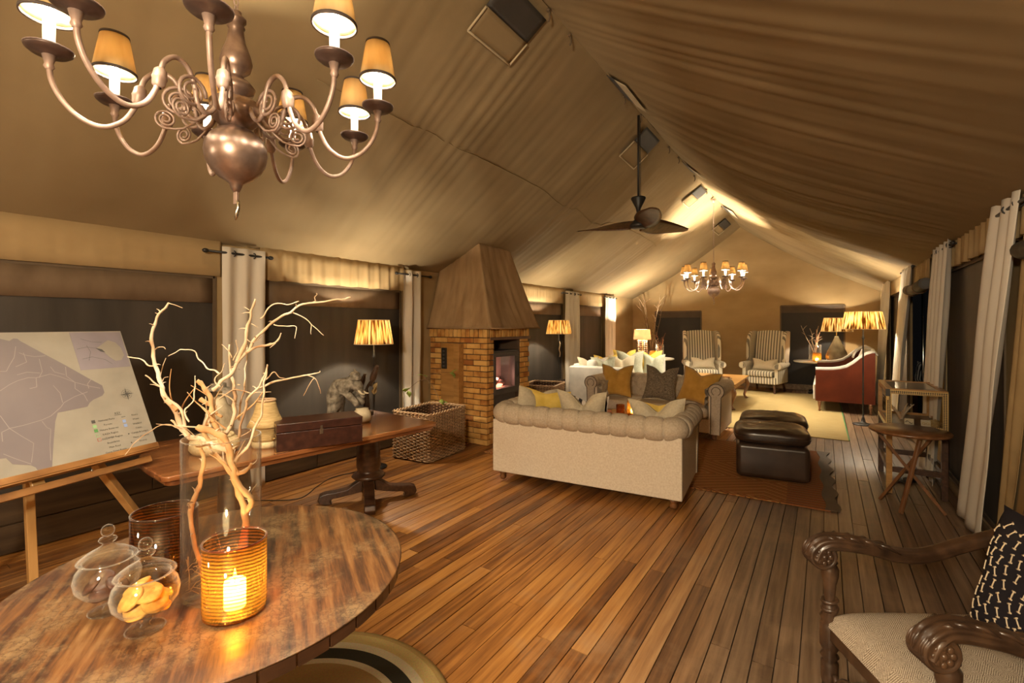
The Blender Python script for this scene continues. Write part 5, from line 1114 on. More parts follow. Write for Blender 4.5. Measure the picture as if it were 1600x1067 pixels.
# ================================================================== SOFAS, OTTOMANS, CUSHIONS
def sofa(label, loc, rz, W, D, grp='tufted linen sofas'):
    """front faces local -Y, centred on the floor"""
    t = thing('chesterfield_sofa', label, 'sofa', loc, rz, group=grp)
    hw, hd = W/2, D/2; zb, zp = .085, .60
    S_ = M['sofa']
    obj('back_panel', box(-hw, hw, hd-.13, hd, zb, zp), M['sofa_back'], t, bev=.012)
    for s_ in (-1, 1):
        x0, x1 = sorted((s_*hw, s_*(hw-.14)))
        obj('arm_panel', box(x0, x1, -hd, hd-.128, zb, zp), M['sofa_back'], t, bev=.012)
    obj('seat_base', box(-hw+.14, hw-.14, -hd+.02, hd-.13, zb, .27), S_, t, bev=.015)
    # rolled top: U path with puffed pleats
    r = .105; zc = .655; ofs = .012; rc = .13; px, py = hw+ofs-.055, hd+ofs-.055
    path = []; 
    L1 = 2*hd-.08
    ny = 26
    for i in range(ny): path.append(((-px), -hd+(py-rc+hd)*i/ny, (-1,0)))
    for i in range(10): a = pi-pi/2*i/10; path.append((-px+rc+rc*cos(a), py-rc+rc*sin(a), (cos(a), sin(a))))
    nx = 60
    for i in range(nx): path.append((-px+rc+2*(px-rc)*i/nx, py, (0,1)))
    for i in range(10): a = pi/2-pi/2*i/10; path.append((px-rc+rc*cos(a), py-rc+rc*sin(a), (cos(a), sin(a))))
    for i in range(ny+1): path.append((px, py-rc-(py-rc+hd)*i/ny, (1,0)))
    # resample densely
    P = [Vector((a, b, 0)) for a, b, _ in path]; Nn = [Vector((n_[0], n_[1], 0)) for _, _, n_ in path]
    cum = [0]
    for a, b in zip(P[:-1], P[1:]): cum.append(cum[-1]+(b-a).length)
    tot = cum[-1]; npl = round(tot/.148); pl = tot/npl; NS = npl*20
    def samp(s):
        k = 0
        while k < len(cum)-2 and cum[k+1] < s: k += 1
        f = (s-cum[k])/(cum[k+1]-cum[k]); return P[k].lerp(P[k+1], f), Nn[k].lerp(Nn[k+1], f).normalized()
    SS = [samp(tot*i/NS) for i in range(NS+1)]
    def roll(u, v):
        i = round(u*NS); p, n_ = SS[i]; a = v*2*pi
        s = tot*u/pl; c = abs(sin(pi*s)); puff = c**.26
        o_ = .5+.5*cos(a-R(20))           # stronger on the outside and top
        rr = r*(1-.27*(1-puff)*(.5+.5*o_))
        # button dents on the inner shoulder, half a pleat apart
        ai = (a-R(135)); dent = exp(-((ai*r/.035)**2))*exp(-((min(s % 1, 1-s % 1)*pl)/.03)**2); rr -= .028*dent
        end = min(1, min(u, 1-u)*NS/2.0); rr *= .9+.1*end
        return (p.x+n_.x*rr*cos(a), p.y+n_.y*rr*cos(a), zc+rr*sin(a)*.98)
    obj('rolled_top', MB().grid(roll, NS, 28), S_, t)
    for s_ in (-1, 1):     # scrolled arm fronts
        cx = s_*px; pr = [(cx+r*.93*cos(a), zc+r*.93*sin(a)) for a in [R(-50)+R(280)*k/22 for k in range(23)]] if s_ > 0 else [(cx-r*.93*cos(a), zc+r*.93*sin(a)) for a in [R(-50)+R(280)*k/22 for k in range(23)]]
        w_ = .058
        xa, xb = cx-s_*.01-w_, cx-s_*.01+w_
        if s_ > 0: poly = [(xb, zb)]+pr+[(xa, zb)]
        else: poly = [(xa, zb)]+pr+[(xb, zb)]
        fr_ = obj('arm_front', MB().prism(poly, lambda a, b: (a, -hd-.018, b), lambda a, b: (a, -hd+.01, b)), S_, t)
        obj('piping', MB().tube([(a, -hd-.020, b) for a, b in poly], .0055, 6), M['sofa_trim'], fr_)
        q = [(cx+.055*cos(a)*s_, -hd-.02, zc+.055*sin(a)) for a in [R(-60)+R(300)*k/20 for k in range(21)]]
        obj('piping', MB().tube([(cx-s_*.045, -hd-.02, zb+.02)]+q[::-1] if False else q, .004, 6), M['sofa_trim'], fr_)
    # tufted inside back and arms
    def tuft(x0, x1, n, f):
        cols = max(2, round((x1-x0)/.148))
        def g_(u, v):
            s = u*cols; d = 9
            for jj in range(4):
                for kk in range(-1, cols+2):
                    bx = kk+.5*(jj % 2); d = min(d, hypot((s-bx)*.148, (v*3-jj)*.09))
            cr = 9
            a1 = (s-(v*3)*.5) % 1; a2 = (s+(v*3)*.5) % 1; cr = min(min(a1, 1-a1), min(a2, 1-a2))*.14
            return f(x0+(x1-x0)*u, v, -.030*exp(-(d/.022)**2)-.012*exp(-(cr/.010)**2))
        return MB().grid(g_, cols*10, 24)
    iy = hd-.15; ix = hw-.16
    obj('tufted_back', tuft(-ix, ix, 0, lambda x_, v, d: (x_, iy-.05-.03*(1-v)-d*1.0-.0, .40+.29*v)), S_, t, smooth=True)
    for s_ in (-1, 1):
        obj('tufted_arm', tuft(-hd+.03, iy, 0, lambda y_, v, d: (s_*(ix-.03-.01*(1-v)-d), y_, .40+.27*v)), S_, t, smooth=True)
    nb = MB()
    for jj in range(1, 3):
        cols = max(2, round(2*ix/.148))
        for kk in range(cols): 
            bx = -ix+(kk+.5*(jj % 2))*2*ix/cols; nb.ell((bx, iy-.05-.03*(1-jj/3)+.026, .40+.29*jj/3), (.011,.008,.011), 8, 6)
    obj('buttons', nb, S_, t, kind='stuff')
    nc = 3 if W > 1.7 else 2; cw = (2*hw-.30)/nc
    for k in range(nc):
        x0 = -hw+.15+cw*k
        obj('seat_cushion', box(x0+.004, x0+cw-.004, -hd-.01, hd-.20, .272, .42), S_, t, bev=.045, seg=5)
    for sx in (-1, 1):
        for sy in (-1, 1):
            obj('foot', MB().lathe([(.001,0),(.022,0),(.030,.012),(.034,.03),(.026,.045),(.034,.055),(.038,.07),(.03,.086),(.001,.086)], c=(sx*(hw-.08), sy*(hd-.07), 0), n=18), M['walnut'], t)
    return t
# sofa seen from behind: back panel corners measured at (-2.75,3.81) and (-0.97,3.98)
sA = R(5.3)
S1 = sofa('tufted linen sofa with its plain back turned, nearest the fireplace hearth', (-1.905, 4.335, .016), R(180)+sA, 1.79, .88)
S2 = sofa('tufted linen sofa facing the room with mustard cushions behind the coffee candles', (-2.085, 7.14, .016), 0, 1.86, .95)

def cushion(label, mt, loc, w_, h_, th, rot, notch=.22, piping=None, group=None, nm='cushion', ear=.10):
    def P(u, v, side):
        x = (u-.5)*2; z = (v-.5)*2
        e = 1+ear*(abs(x)*abs(z))**2.2-.07*(1-abs(x)**2)*abs(z)**3*0
        wx = x*(1-.07*(1-x*x)*0)*e*(1-.06*(1-abs(z))*abs(x)**3*1.2); wz = z*e*(1-.06*(1-abs(x))*abs(z)**3*1.2)
        t_ = th*.5*(max(0, 1-x**4))**.6*(max(0, 1-z**4))**.6
        if z > -.2:
            nn_ = exp(-(x/.36)**2)*((z+.2)/1.2)**1.5; wz -= notch*nn_*(1.15-.35*abs(x)); t_ *= 1-.55*exp(-(x/.13)**2)*((z+.2)/1.2)
        t_ *= 1+.10*noise.noise(Vector((x*2.2+w_*9, z*2.2, side+loc[0]*3)))
        return (wx*w_/2, side*t_, h_/2+wz*h_/2)
    mb = MB(); n = 22
    mb.grid(lambda u, v: P(u, v, -1), n, n); mb.grid(lambda u, v: P(1-u, v, 1), n, n)
    t = thing(nm, label, 'cushion', loc, 0, group); t.rotation_euler = [R(a) for a in rot]
    obj('cover', mb, M[mt], t)
    edge = [P(u/n, 0, 1) for u in range(n)]+[P(1, v/n, 1) for v in range(n)]+[P(1-u/n, 1, 1) for u in range(n)]+[P(0, 1-v/n, 1) for v in range(n)]
    obj('piping', MB().tube([(a, 0, c) for a, b, c in edge], .0045, 5, closed=True), M[piping or mt], t)
    return t
G2 = 'cushions on the tufted sofas'
# on the sofa facing the room
cushion('mustard cushion with a dark zip edge, beside the scroll arm of the facing sofa', 'mustard', (-2.72, 7.02, .45), .46, .46, .17, (-14, 0, 4), piping='sofa_trim', group=G2)
cushion('taupe textured cushion with chopped top in the middle of the facing sofa', 'taupe', (-2.06, 7.04, .45), .44, .47, .16, (-14, 3, 0), group=G2, notch=.26)
cushion('mustard cushion against the light scroll arm of the facing sofa', 'mustard', (-1.54, 6.98, .45), .50, .46, .18, (-14, 9, -14), piping='sofa_trim', group=G2)
# on the sofa seen from behind
cushion('cream cushion at the fireplace end of the sofa seen from behind', 'cream', (-2.62, 4.28, .45), .44, .44, .15, (14, 8, 62), group=G2)
cushion('yellow cushion tipped over beside the basket, on the sofa seen from behind', 'yellow', (-2.50, 4.36, .45), .46, .42, .14, (12, 6, 28), group=G2, notch=.08)
cushion('cream cushion with a deep chop, mid sofa seen from behind', 'cream', (-2.02, 4.37, .45), .46, .44, .16, (14, 0, 8), group=G2, notch=.50)
cushion('black and white patterned cushion hidden behind the mid cream one', 'zebra', (-2.03, 4.50, .45), .42, .38, .10, (14, 0, 8), group=G2, notch=.2)
cushion('cream cushion with piped edge at the ottoman end of the sofa seen from behind', 'cream', (-1.27, 4.42, .45), .46, .42, .16, (14, -4, 8), group=G2, notch=.42)
cushion('yellow cushion peeping up behind the piped cream one', 'yellow', (-1.30, 4.56, .45), .34, .37, .11, (14, -3, 8), group=G2, notch=.06)
# small wood table between the sofas with amber glasses
t = thing('side_table', 'low wooden table between the tufted sofas holding amber candle glasses', 'table', (-2.12, 5.62, .016), R(4))
obj('tabletop', box(-.45,.45,-.28,.28,.40,.43), M['mahogany'], t, bev=.006)
for sx in (-1,1):
    for sy in (-1,1): obj('leg', box(sx*.40-.025, sx*.40+.025, sy*.23-.025, sy*.23+.025, 0, .40), M['mahogany'], t, bev=.004)
obj('apron', box(-.40,.40,-.23,.23,.34,.40), M['mahogany'], t)
hurricane('larger amber candle glass on the low table between the sofas', (-1.99, 5.70, .447), .066, .17, 'amber')
candle((-1.99,5.70,.4595), .022, .05, 'lit candle inside the larger amber glass between the sofas', .8)
hurricane('smaller amber candle glass on the low table between the sofas', (-2.10, 5.58, .447), .05, .12, 'amber')
bk = thing('magazine', 'folded red and cream magazine lying by the small amber glasses', 'magazine', (-2.36, 5.62, .4475), R(25))
obj('pages', box(-.12,.12,-.085,.085,0,.012), M['cream'], bk, bev=.002, seg=1); obj('cover', box(-.122,.122,-.087,.087,.012,.0145), flat('magazine_cover', (.45,.16,.09), .4), bk)

# white slip-covered sofa by the windows
t = thing('white_sofa', 'boxy white slip-covered sofa beyond the fireplace, piled with cushions', 'sofa', (-3.45, 9.30, .004))
WU = M['white_uph']
obj('end_panel', box(-.56,.50,-1.32,-1.10,.03,.775), WU, t, bev=.03, seg=4)
obj('end_panel', box(-.56,.50,1.10,1.32,.03,.80), WU, t, bev=.03, seg=4)
obj('back_panel', box(-.58,-.36,-1.10,1.10,.03,.80), WU, t, bev=.03, seg=4)
obj('seat_base', box(-.36,.47,-1.10,1.10,.03,.27), WU, t, bev=.02)
for k in range(2): obj('seat_cushion', box(-.35,.49,-1.09+1.09*k,-.005+1.09*k+.0,.272,.45), WU, t, bev=.05, seg=4)
for k in range(2): obj('back_cushion', box(-.34,-.14,-1.06+1.07*k,-.01+1.06*k,.46,.88), WU, t, bev=.07, seg=4)
G3 = 'cushions on the white sofa'
cushion('pale cushion with pointed ears at the near end of the white sofa', 'cream', (-3.72, 8.36, .46), .46, .46, .15, (-12, 0, 60), group=G3)
cushion('pale sage cushion beside the near end of the white sofa', 'sage', (-3.48, 8.42, .46), .44, .46, .15, (-12, 0, 40), group=G3)
cushion('yellow printed cushion on the white sofa between pale ones', 'yellow', (-3.56, 8.78, .46), .46, .48, .14, (-12, 0, 50), group=G3)
cushion('off white cushion in front of the yellow printed one', 'cream', (-3.26, 8.80, .46), .48, .48, .15, (-12, 0, 35), group=G3)
cushion('sage green cushion in the middle of the white sofa pile', 'sage', (-3.30, 9.35, .46), .50, .54, .16, (-12, 0, 25), group=G3)
cushion('yellow cushion behind the sage green one on the white sofa', 'yellow', (-3.52, 9.70, .46), .46, .54, .14, (-12, 0, 40), group=G3)
cushion('bright yellow printed cushion at the far end of the white sofa', 'yellow', (-3.12, 10.02, .46), .46, .52, .14, (-12, 0, 15), group=G3)
cushion('pale green cushion at the far end of the white sofa beside the lamp table', 'sage', (-3.00, 9.86, .46), .42, .46, .14, (-12, 0, 5), group=G3)

# leather ottomans
def ottoman(label, loc, rz, w_, d_):
    t = thing('leather_ottoman', label, 'ottoman', loc, rz, group='dark leather ottomans')
    obj('base', box(-w_/2+.01, w_/2-.01, -d_/2+.01, d_/2-.01, .004, .345), M['leather'], t, bev=.05, seg=5)
    def pad(u, v):
        a = 2*pi*u; ph = (v-.5)*pi
        ca, sa = cos(a), sin(a); k = (abs(ca)**5+abs(sa)**5)**(-1/5)
        cz = sin(ph); rr = abs(cos(ph))**.42
        z = .41+(.085*(1 if cz > 0 else .9))*(1 if cz > 0 else -1)*abs(cz)**.62
        x, y = w_/2*1.03*k*ca*rr, d_/2*1.03*k*sa*rr
        wr_n = .012*noise.noise(Vector((x*6+loc[1], y*6, 0)))+.007*noise.noise(Vector((x*16, y*10+loc[1], 3)))
        return (x, y, z+wr_n*max(0, cz)*1.3+.01*max(0, cz)*(1-(x/w_)**2*3))
    obj('top_cushion', MB().grid(pad, 72, 40, cu=True), M['leather'], t)
    ed = [(w_/2*1.035*(abs(cos(a))**5+abs(sin(a))**5)**(-.2)*cos(a), d_/2*1.035*(abs(cos(a))**5+abs(sin(a))**5)**(-.2)*sin(a), .41) for a in [2*pi*k/60 for k in range(60)]]
    obj('seam', MB().tube(ed, .006, 6, closed=True), M['leather'], t)
    return t
ottoman('dark brown leather ottoman nearer the striped floor boards', (-.475, 5.56, .022), R(8), .66, .62)
ottoman('dark brown leather ottoman standing behind the other one', (-.51, 6.24, .022), R(5), .66, .60)

# rugs
def rug(name, label, poly, z, th, mt, rz=0, loc=(0,0,0), wavy=0):
    t = thing(name, label, 'rug', (loc[0], loc[1], z), rz)
    obj('weave', MB().prism(poly, lambda a, b: (a, b, 0), lambda a, b: (a, b, th)), M[mt], t)
    return t
n = 30
poly = [(-1.75,-1.05)]+[(1.74+.012*sin(k*1.3)+.01*sin(k*.7), -1.05+2.13*k/n) for k in range(n+1)]+[(-1.75,1.08)]
k_ = rug('kilim_rug', 'rust red patterned kilim rug under the ottomans and low table', poly, .003, .009, 'kilim', R(2.0), (-1.74, 5.70))
obj('end_binding', MB().prism([(1.70+.03*sin(k*.8)*.4, -1.05+2.13*k/n) for k in range(n+1)]+[(1.80+.02*sin((n-k)*1.1), 1.08-2.13*k/n) for k in range(n+1)], lambda a, b: (a, b, .0095), lambda a, b: (a, b, .013)), M['sofa_trim'], k_)
s_ = rug('sisal_rug', 'pale straw-coloured sisal rug under the far seating group', [(-3.0,-2.3),(.26,-2.36),(.22,2.35),(-3.0,2.35)], .003, .008, 'sisal', 0, (0, 10.05))
obj('green_binding', MB().beam((.262,-2.34,.006), (.222,2.33,.006), .014, .010), flat('green_thread', (.06,.22,.07), .8), s_)

# wing chairs
def wing(label, loc, rz):
    t = thing('wing_chair', label, 'armchair', loc, rz, group='striped wing chairs')
    K = M['ticking']
    obj('seat_base', box(-.34,.34,-.36,.32,.20,.36), K, t, bev=.02)
    obj('seat_cushion', box(-.285,.285,-.40,.26,.362,.49), K, t, bev=.045, seg=4)
    def back(u, v):
        x = (u-.5)*.62*(1-.03*v); return x
    mb = MB()
    def f(u, v):      # curved, slightly reclined padded back
        x = (u-.5)*2*.31; z = .36+v*1.01; y = .22+.17*v-.03*cos(pi*(u-.5))-.03*sin(pi*v)
        z += .025*cos(pi*(u-.5))*v; return (x, y, z)
    mb.grid(f, 16, 16); obj('backrest', mb, K, t, solid=.09, bev=.02, seg=3)
    for s_ in (-1, 1):
        wpoly = [(.30,.62),(.02,.60),(-.02,.78),(-.02,.98),(.0,1.16),(.06,1.30),(.16,1.375),(.30,1.39),(.44,1.38),(.40,1.0)]
        obj('wing', MB().prism(wpoly[::-s_], lambda a, b: (s_*(.315+.03*(1-max(0,a)*2)), a, b), lambda a, b: (s_*(.385+.04*(1-max(0,a)*2)), a, b)), M['ticking_side'], t, bev=.022, seg=3)
        obj('arm_panel', box(*sorted((s_*.30, s_*.385)), -.34, .30, .21, .585), M['ticking_side'], t, bev=.02)
        ar = MB().tube([(s_*.375,-.375,.605),(s_*.375,-.2,.61),(s_*.37,.1,.615),(s_*.365,.28,.62)], [.075,.077,.075,.07], 20)
        a_ = obj('arm_roll', ar, M['ticking_side'], t)
        obj('piping', MB().tube([(s_*.375+.060*cos(k*pi/12), -.380, .605+.060*sin(k*pi/12)) for k in range(24)], .005, 5, closed=True), M['cream'], a_)
        obj('leg', MB().beam((s_*.30,-.31,.20), (s_*.31,-.33,0), .042, .042), M['dark_wood'], t, bev=.004)
        obj('leg', MB().beam((s_*.29,.26,.20), (s_*.30,.34,0), .042, .042), M['dark_wood'], t, bev=.004)
    return t
wing('striped wing chair nearer the white sofa, cream cushion on its seat', (-2.47, 12.02, .012), R(22))
wing('striped wing chair standing beside the far dark window on the lamp side', (-1.16, 12.35, .012), R(-14))
G4 = 'small cream cushions on the wing chairs'
cushion('small cream cushion on the wing chair near the white sofa', 'cream', (-2.43, 11.95, .50), .50, .26, .13, (-16, 0, 22), group=G4, notch=.30)
cushion('small cream cushion on the wing chair by the lamp table', 'cream', (-1.18, 12.28, .50), .50, .26, .13, (-16, 0, -14), group=G4, notch=.30)

# coffee table in the far group
t = thing('coffee_table', 'golden wood coffee table with carved cabriole legs on the sisal rug', 'table', (-1.86, 10.15, .012))
obj('tabletop', box(-.52,.52,-.90,.90,.44,.47), M['oak'], t, bev=.008)
obj('apron', box(-.46,.46,-.84,.84,.34,.44), M['oak'], t, bev=.004)
for sx in (-1,1):
    for sy in (-1,1):
        p = spline([(sx*.44,sy*.82,.40),(sx*.49,sy*.86,.30),(sx*.46,sy*.84,.16),(sx*.44,sy*.82,.07),(sx*.48,sy*.85,.0)], 4)
        obj('leg', MB().tube(p, [.045,.046,.047,.046,.044,.040,.036,.032,.028,.026,.024,.023,.022,.022,.025,.03,.032], 10), M['walnut'], t)
for i, (x, y, nm_, lb) in enumerate([(-1.62, 9.75, 'antler_ornament', 'small bleached twig ornament on the golden coffee table')]):
    o = thing(nm_, lb, 'ornament', (x, y, .485))
    obj('twig', MB().tube(spline([(-.14,0,.012),(-.05,.03,.03),(.05,0,.02),(.14,.03,.05)], 4), .010, 6), M['branch'], o)
    obj('twig', MB().tube(spline([(-.02,.02,.028),(.02,-.06,.05),(.08,-.09,.045)], 4), .007, 6), M['branch'], o)
o = thing('tray', 'small round tray on the golden coffee table', 'tray', (-1.72, 10.3, .4835)); obj('dish', MB().lathe([(.001,0),(.12,0),(.14,.018),(.135,.018),(.118,.005),(.001,.005)], n=28), M['walnut'], o)

# red settee
t = thing('settee', 'red wood-sided settee with white upholstery and turned legs by the tall lamp', 'sofa', (0,0,.012))
prof = [(-.15,.18),(-.15,.725),(-.02,.728),(.10,.735),(.21,.755),(.31,.79),(.41,.865),(.50,.955),(.58,1.02),(.66,1.05),(.70,1.052),(.70,.175)]
for y in (10.05, 12.05):
    s_ = obj('side_panel', MB().prism(prof, lambda a, b: (a, y, b), lambda a, b: (a, y+.05, b)), M['cherry'], t, bev=.004)
    obj('upholstered_edge', MB().tube([(a, y+.055, b+.018) for a, b in prof[1:-1]], .034, 10), WU, s_)
obj('seat_base', box(-.15,.68,10.10,12.05,.18,.32), M['cherry'], t, bev=.004)
obj('seat_cushion', box(-.19,.56,10.11,12.04,.325,.47), WU, t, bev=.04, seg=4)
obj('seat_front', box(-.185,-.15,10.09,12.06,.20,.46), WU, t, bev=.012)
obj('backrest', MB().prism([(.52,.30),(.46,.55),(.56,.90),(.64,1.12),(.70,1.13),(.715,.30)], lambda a, b: (a, 10.12, b), lambda a, b: (a, 12.03, b)), WU, t, bev=.03, seg=3)
for x in (-.09, .64):
    for y in (10.08, 12.02): obj('leg', MB().lathe([(.001,0),(.016,0),(.02,.02),(.014,.05),(.024,.10),(.03,.13),(.022,.14),(.032,.155),(.032,.18),(.001,.18)], c=(x, y, 0), n=16), M['walnut'], t)
o = thing('throw_blanket', 'folded white throw draped over the settee back by the lamp pole', 'blanket', (0,0,.012))
obj('cloth', MB().grid(lambda u, v: (.40+.34*v, 10.14+.30*u, 1.015+.16*sin(pi*min(1, v*1.05))**.6-.05*(1-v)+.012*sin(u*19+v*3)+(0 if v < 1 else -.0)), 20, 16), WU, o, solid=.02)
# ================================================================== FAR TABLES AND THEIR LAMPS
def twigs(name, label, loc, n, H, spread, mt, r0=.006, seed=1, cat='twigs', forks=3):
    t = thing(name, label, cat, loc); r_ = random.Random(seed)
    for i in range(n):
        a = r_.uniform(0, 2*pi); k = r_.uniform(.3, 1)*spread; h = H*r_.uniform(.72, 1)
        P = [(0,0,0)]
        for j in range(1, 6): f = j/5; P.append((k*cos(a)*f**1.3+r_.uniform(-1,1)*.04*H*.5, k*sin(a)*f**1.3+r_.uniform(-1,1)*.04*H*.5, h*f))
        q = spline(P, 3); obj('twig', MB().tube(q, [r0*(1-.75*u/len(q)) for u in range(len(q))], 6), M[mt if isinstance(mt, str) else mt[i % len(mt)]], t)
        fb = MB()
        for _ in range(forks):
            j = r_.randrange(len(q)//3, len(q)-2); d = Vector((r_.uniform(-1,1), r_.uniform(-1,1), r_.uniform(.2,1))).normalized()*H*r_.uniform(.08,.2)
            fb.tube([q[j], q[j]+d*.5+Vector((0,0,.01)), q[j]+d], [r0*.5, r0*.4, r0*.15], 5)
        obj('spurs', fb, M[mt if isinstance(mt, str) else mt[i % len(mt)]], t, kind='stuff')
    return t
def ptable(label, loc, r, top='marble'):
    t = thing('pedestal_side_table', label, 'table', loc, group='far round side tables')
    obj('tabletop', MB().lathe([(.001,.70),(r-.02,.70),(r,.712),(r,.728),(r-.008,.735),(.001,.735)], n=60), M[top], t)
    obj('pedestal', MB().lathe([(.001,.07),(.09,.07),(.10,.10),(.05,.17),(.045,.45),(.07,.60),(.14,.695),(.001,.70)], n=20), M['black'], t)
    for k in range(4): obj('foot', MB().beam((.04,0,.09),(.30,0,.03), .05, .05), M['black'], t, bev=.01, rot=(0,0,R(45+90*k)))
    return t
ptable('pale round side table in the far corner by the white sofa', (-3.57, 11.50, .002), .56)
ptable('pale round side table holding the pear-shaped lamp by the red settee', (-.10, 12.62, .002), .52)
# pear lamp
t = thing('table_lamp', 'pear-shaped smoky glass table lamp with straw shade on the far round table', 'lamp', (.20, 12.50, .738))
obj('base', MB().lathe([(.001,0),(.10,0),(.17,.02),(.205,.08),(.205,.14),(.18,.23),(.13,.34),(.08,.44),(.045,.52),(.038,.56),(.001,.565)], n=36), M['ceramic'], t)
obj('neck', MB().tube([(0,0,.56),(0,0,.80)], .010, 10), M['brass'], t)
straw_shade(t, .30, .235, .66, .955)
obj('bulb', MB().ell((0,0,.80), (.03,.03,.042), 12, 10), M['bulb'], t)
light('bulb_light', (0,0,.82), LAMP_W, rad=.03, parent=t)
# beaded lamp
t = thing('table_lamp', 'table lamp with pink drum shade and hanging bead base, far corner', 'lamp', (-3.74, 11.42, .738))
M['pink_shade'] = flat('pink_drum_shade', (.62,.40,.27), .8, trans=.4)
obj('base', MB().lathe([(.001,0),(.10,0),(.10,.015),(.02,.025),(.012,.05),(.012,.50),(.001,.50)], n=20), M['brass'], t)
sh = obj('lamp_shade', MB().lathe([(.205,.45),(.185,.69)], n=36), M['pink_shade'], t, solid=.002)
for rr, z in ((.205,.45),(.185,.69)): obj('shade_ring', MB().tube([(rr*cos(a*pi/18), rr*sin(a*pi/18), z) for a in range(36)], .004, 5, closed=True), M['pink_shade'], sh)
M['bead'] = flat('wood_bead', (.20,.10,.05), .35); M['bead_light'] = flat('light_bead', (.60,.48,.33), .3)
for k in range(14):
    a = 2*pi*k/14; mb = MB(); mb.tube([(.12*cos(a),.12*sin(a),.43),(.12*cos(a)*.9,.12*sin(a)*.9,.06)], .002, 4)
    for q in range(8): mb.ell((.12*cos(a)*(.9+.0125*q), .12*sin(a)*(.9+.0125*q), .40-.046*q), (.016,.016,.017), 8, 6)
    obj('bead_strand', mb, M['bead_light' if k % 3 == 0 else 'bead'], t, kind='stuff')
obj('bead_hoop', MB().tube([(.12*cos(a*pi/14), .12*sin(a*pi/14), .43) for a in range(28)], .005, 6, closed=True), M['brass'], t)
obj('bulb', MB().ell((0,0,.56), (.03,.03,.042), 12, 10), M['bulb'], t)
light('bulb_light', (0,0,.60), LAMP_W*1.4, rad=.03, parent=t)
# candle vases with twigs
def cyl(label, loc, r, h, mt='glass'):
    v_ = thing('glass_cylinder', label, 'vase', loc, group='small glass cylinders')
    obj('glass', MB().lathe([(.001,0),(r,0),(r,h),(r-.003,h),(r-.003,.008),(.001,.008)], n=32), M[mt], v_)
    return v_
hurricane('amber candle glass beside the beaded lamp in the far corner', (-3.40, 11.20, .738), .085, .19, 'amber_plain2') if False else hurricane('amber candle glass beside the beaded lamp in the far corner', (-3.40, 11.20, .738), .085, .19, 'amber')
candle((-3.40,11.20,.751), .03, .06, 'lit candle in the amber glass beside the beaded lamp', 1.6)
cyl('clear glass cylinder of rust and white twigs behind the amber candle, far corner', (-3.32, 11.45, .738), .09, .34)
twigs('twig_bunch', 'rust and bleached twigs in the glass cylinder, far corner table', (-3.32, 11.45, .748), 7, .62, .30, ['branch_rust','branch'], .006, 3)
hurricane('round amber candle glass on the lamp table by the red settee', (-.16, 12.40, .738), .085, .19, 'amber')
candle((-.16,12.40,.751), .03, .06, 'lit candle in the amber glass on the lamp table by the settee', 1.6)
cyl('clear glass cylinder of branching twigs beside the pear-shaped lamp', (-.20, 12.66, .738), .12, .36)
twigs('twig_bunch', 'branching pale and rust twigs beside the pear-shaped lamp', (-.20, 12.66, .748), 8, .78, .30, ['branch','branch','branch_rust'], .007, 8)
t = thing('floor_vase', 'tall white floor vase in the far corner holding high bare branches', 'vase', (-3.86, 12.55, .003))
obj('body', MB().lathe([(.001,0),(.11,0),(.15,.1),(.16,.35),(.12,.62),(.07,.75),(.09,.82),(.08,.82),(.06,.75),(.001,.70)], n=28), WU, t)
twigs('tall_branches', 'high bare brown branches reaching the tent roof in the far corner', (-3.86, 12.55, .74), 6, 1.62, .50, ['branch_brown','branch_brown','branch'], .013, 12, 'branches', 5)

# ================================================================== DISPLAY CASE AND ROUND FOLDING TABLE
CX0, CX1, CY0, CY1 = .465, .893, 5.54, 6.36; CB, CT = .60, .955
t = thing('display_case', 'glass-topped display case with inlaid gold and black border on wooden legs', 'display case', (.679, 5.95, .0))
hx, hy = (CX1-CX0)/2, (CY1-CY0)/2
for sx in (-1,1):
    for sy in (-1,1): obj('leg', box(sx*hx-(.045 if sx > 0 else 0), sx*hx+(.045 if sx < 0 else 0), sy*hy-(.045 if sy > 0 else 0), sy*hy+(.045 if sy < 0 else 0), 0.003, CB), M['oak' if (sx < 0 and sy < 0) else 'dark_wood'], t, bev=.003)
for y in (-hy+.005, hy-.035): obj('stretcher', box(-hx+.04, hx-.04, y, y+.03, .20, .25), M['dark_wood'], t, bev=.003)
for x in (-hx+.005, hx-.035): obj('stretcher', box(x, x+.03, -hy+.04, hy-.04, .20, .25), M['dark_wood'], t, bev=.003)
cs = obj('case_floor', box(-hx, hx, -hy, hy, CB, CB+.02), M['dark_wood'], t)
f_ = .036
def frame(nm, y, d, mt):
    a = MB().box(-hx, hx, y, y+d, CT-f_, CT-.004); b = MB().box(-hx, hx, y, y+d, CB+.02, CB+.02+.022)
    c = MB().box(-hx, -hx+f_, y, y+d, CB+.042, CT-f_); e = MB().box(hx-f_, hx, y, y+d, CB+.042, CT-f_)
    return [obj(nm, q, M[mt], t, bev=.0015, seg=1) for q in (a, b, c, e)]
frame('border_rail', -hy, .022, 'inlay'); frame('back_rail', hy-.022, .022, 'oak')
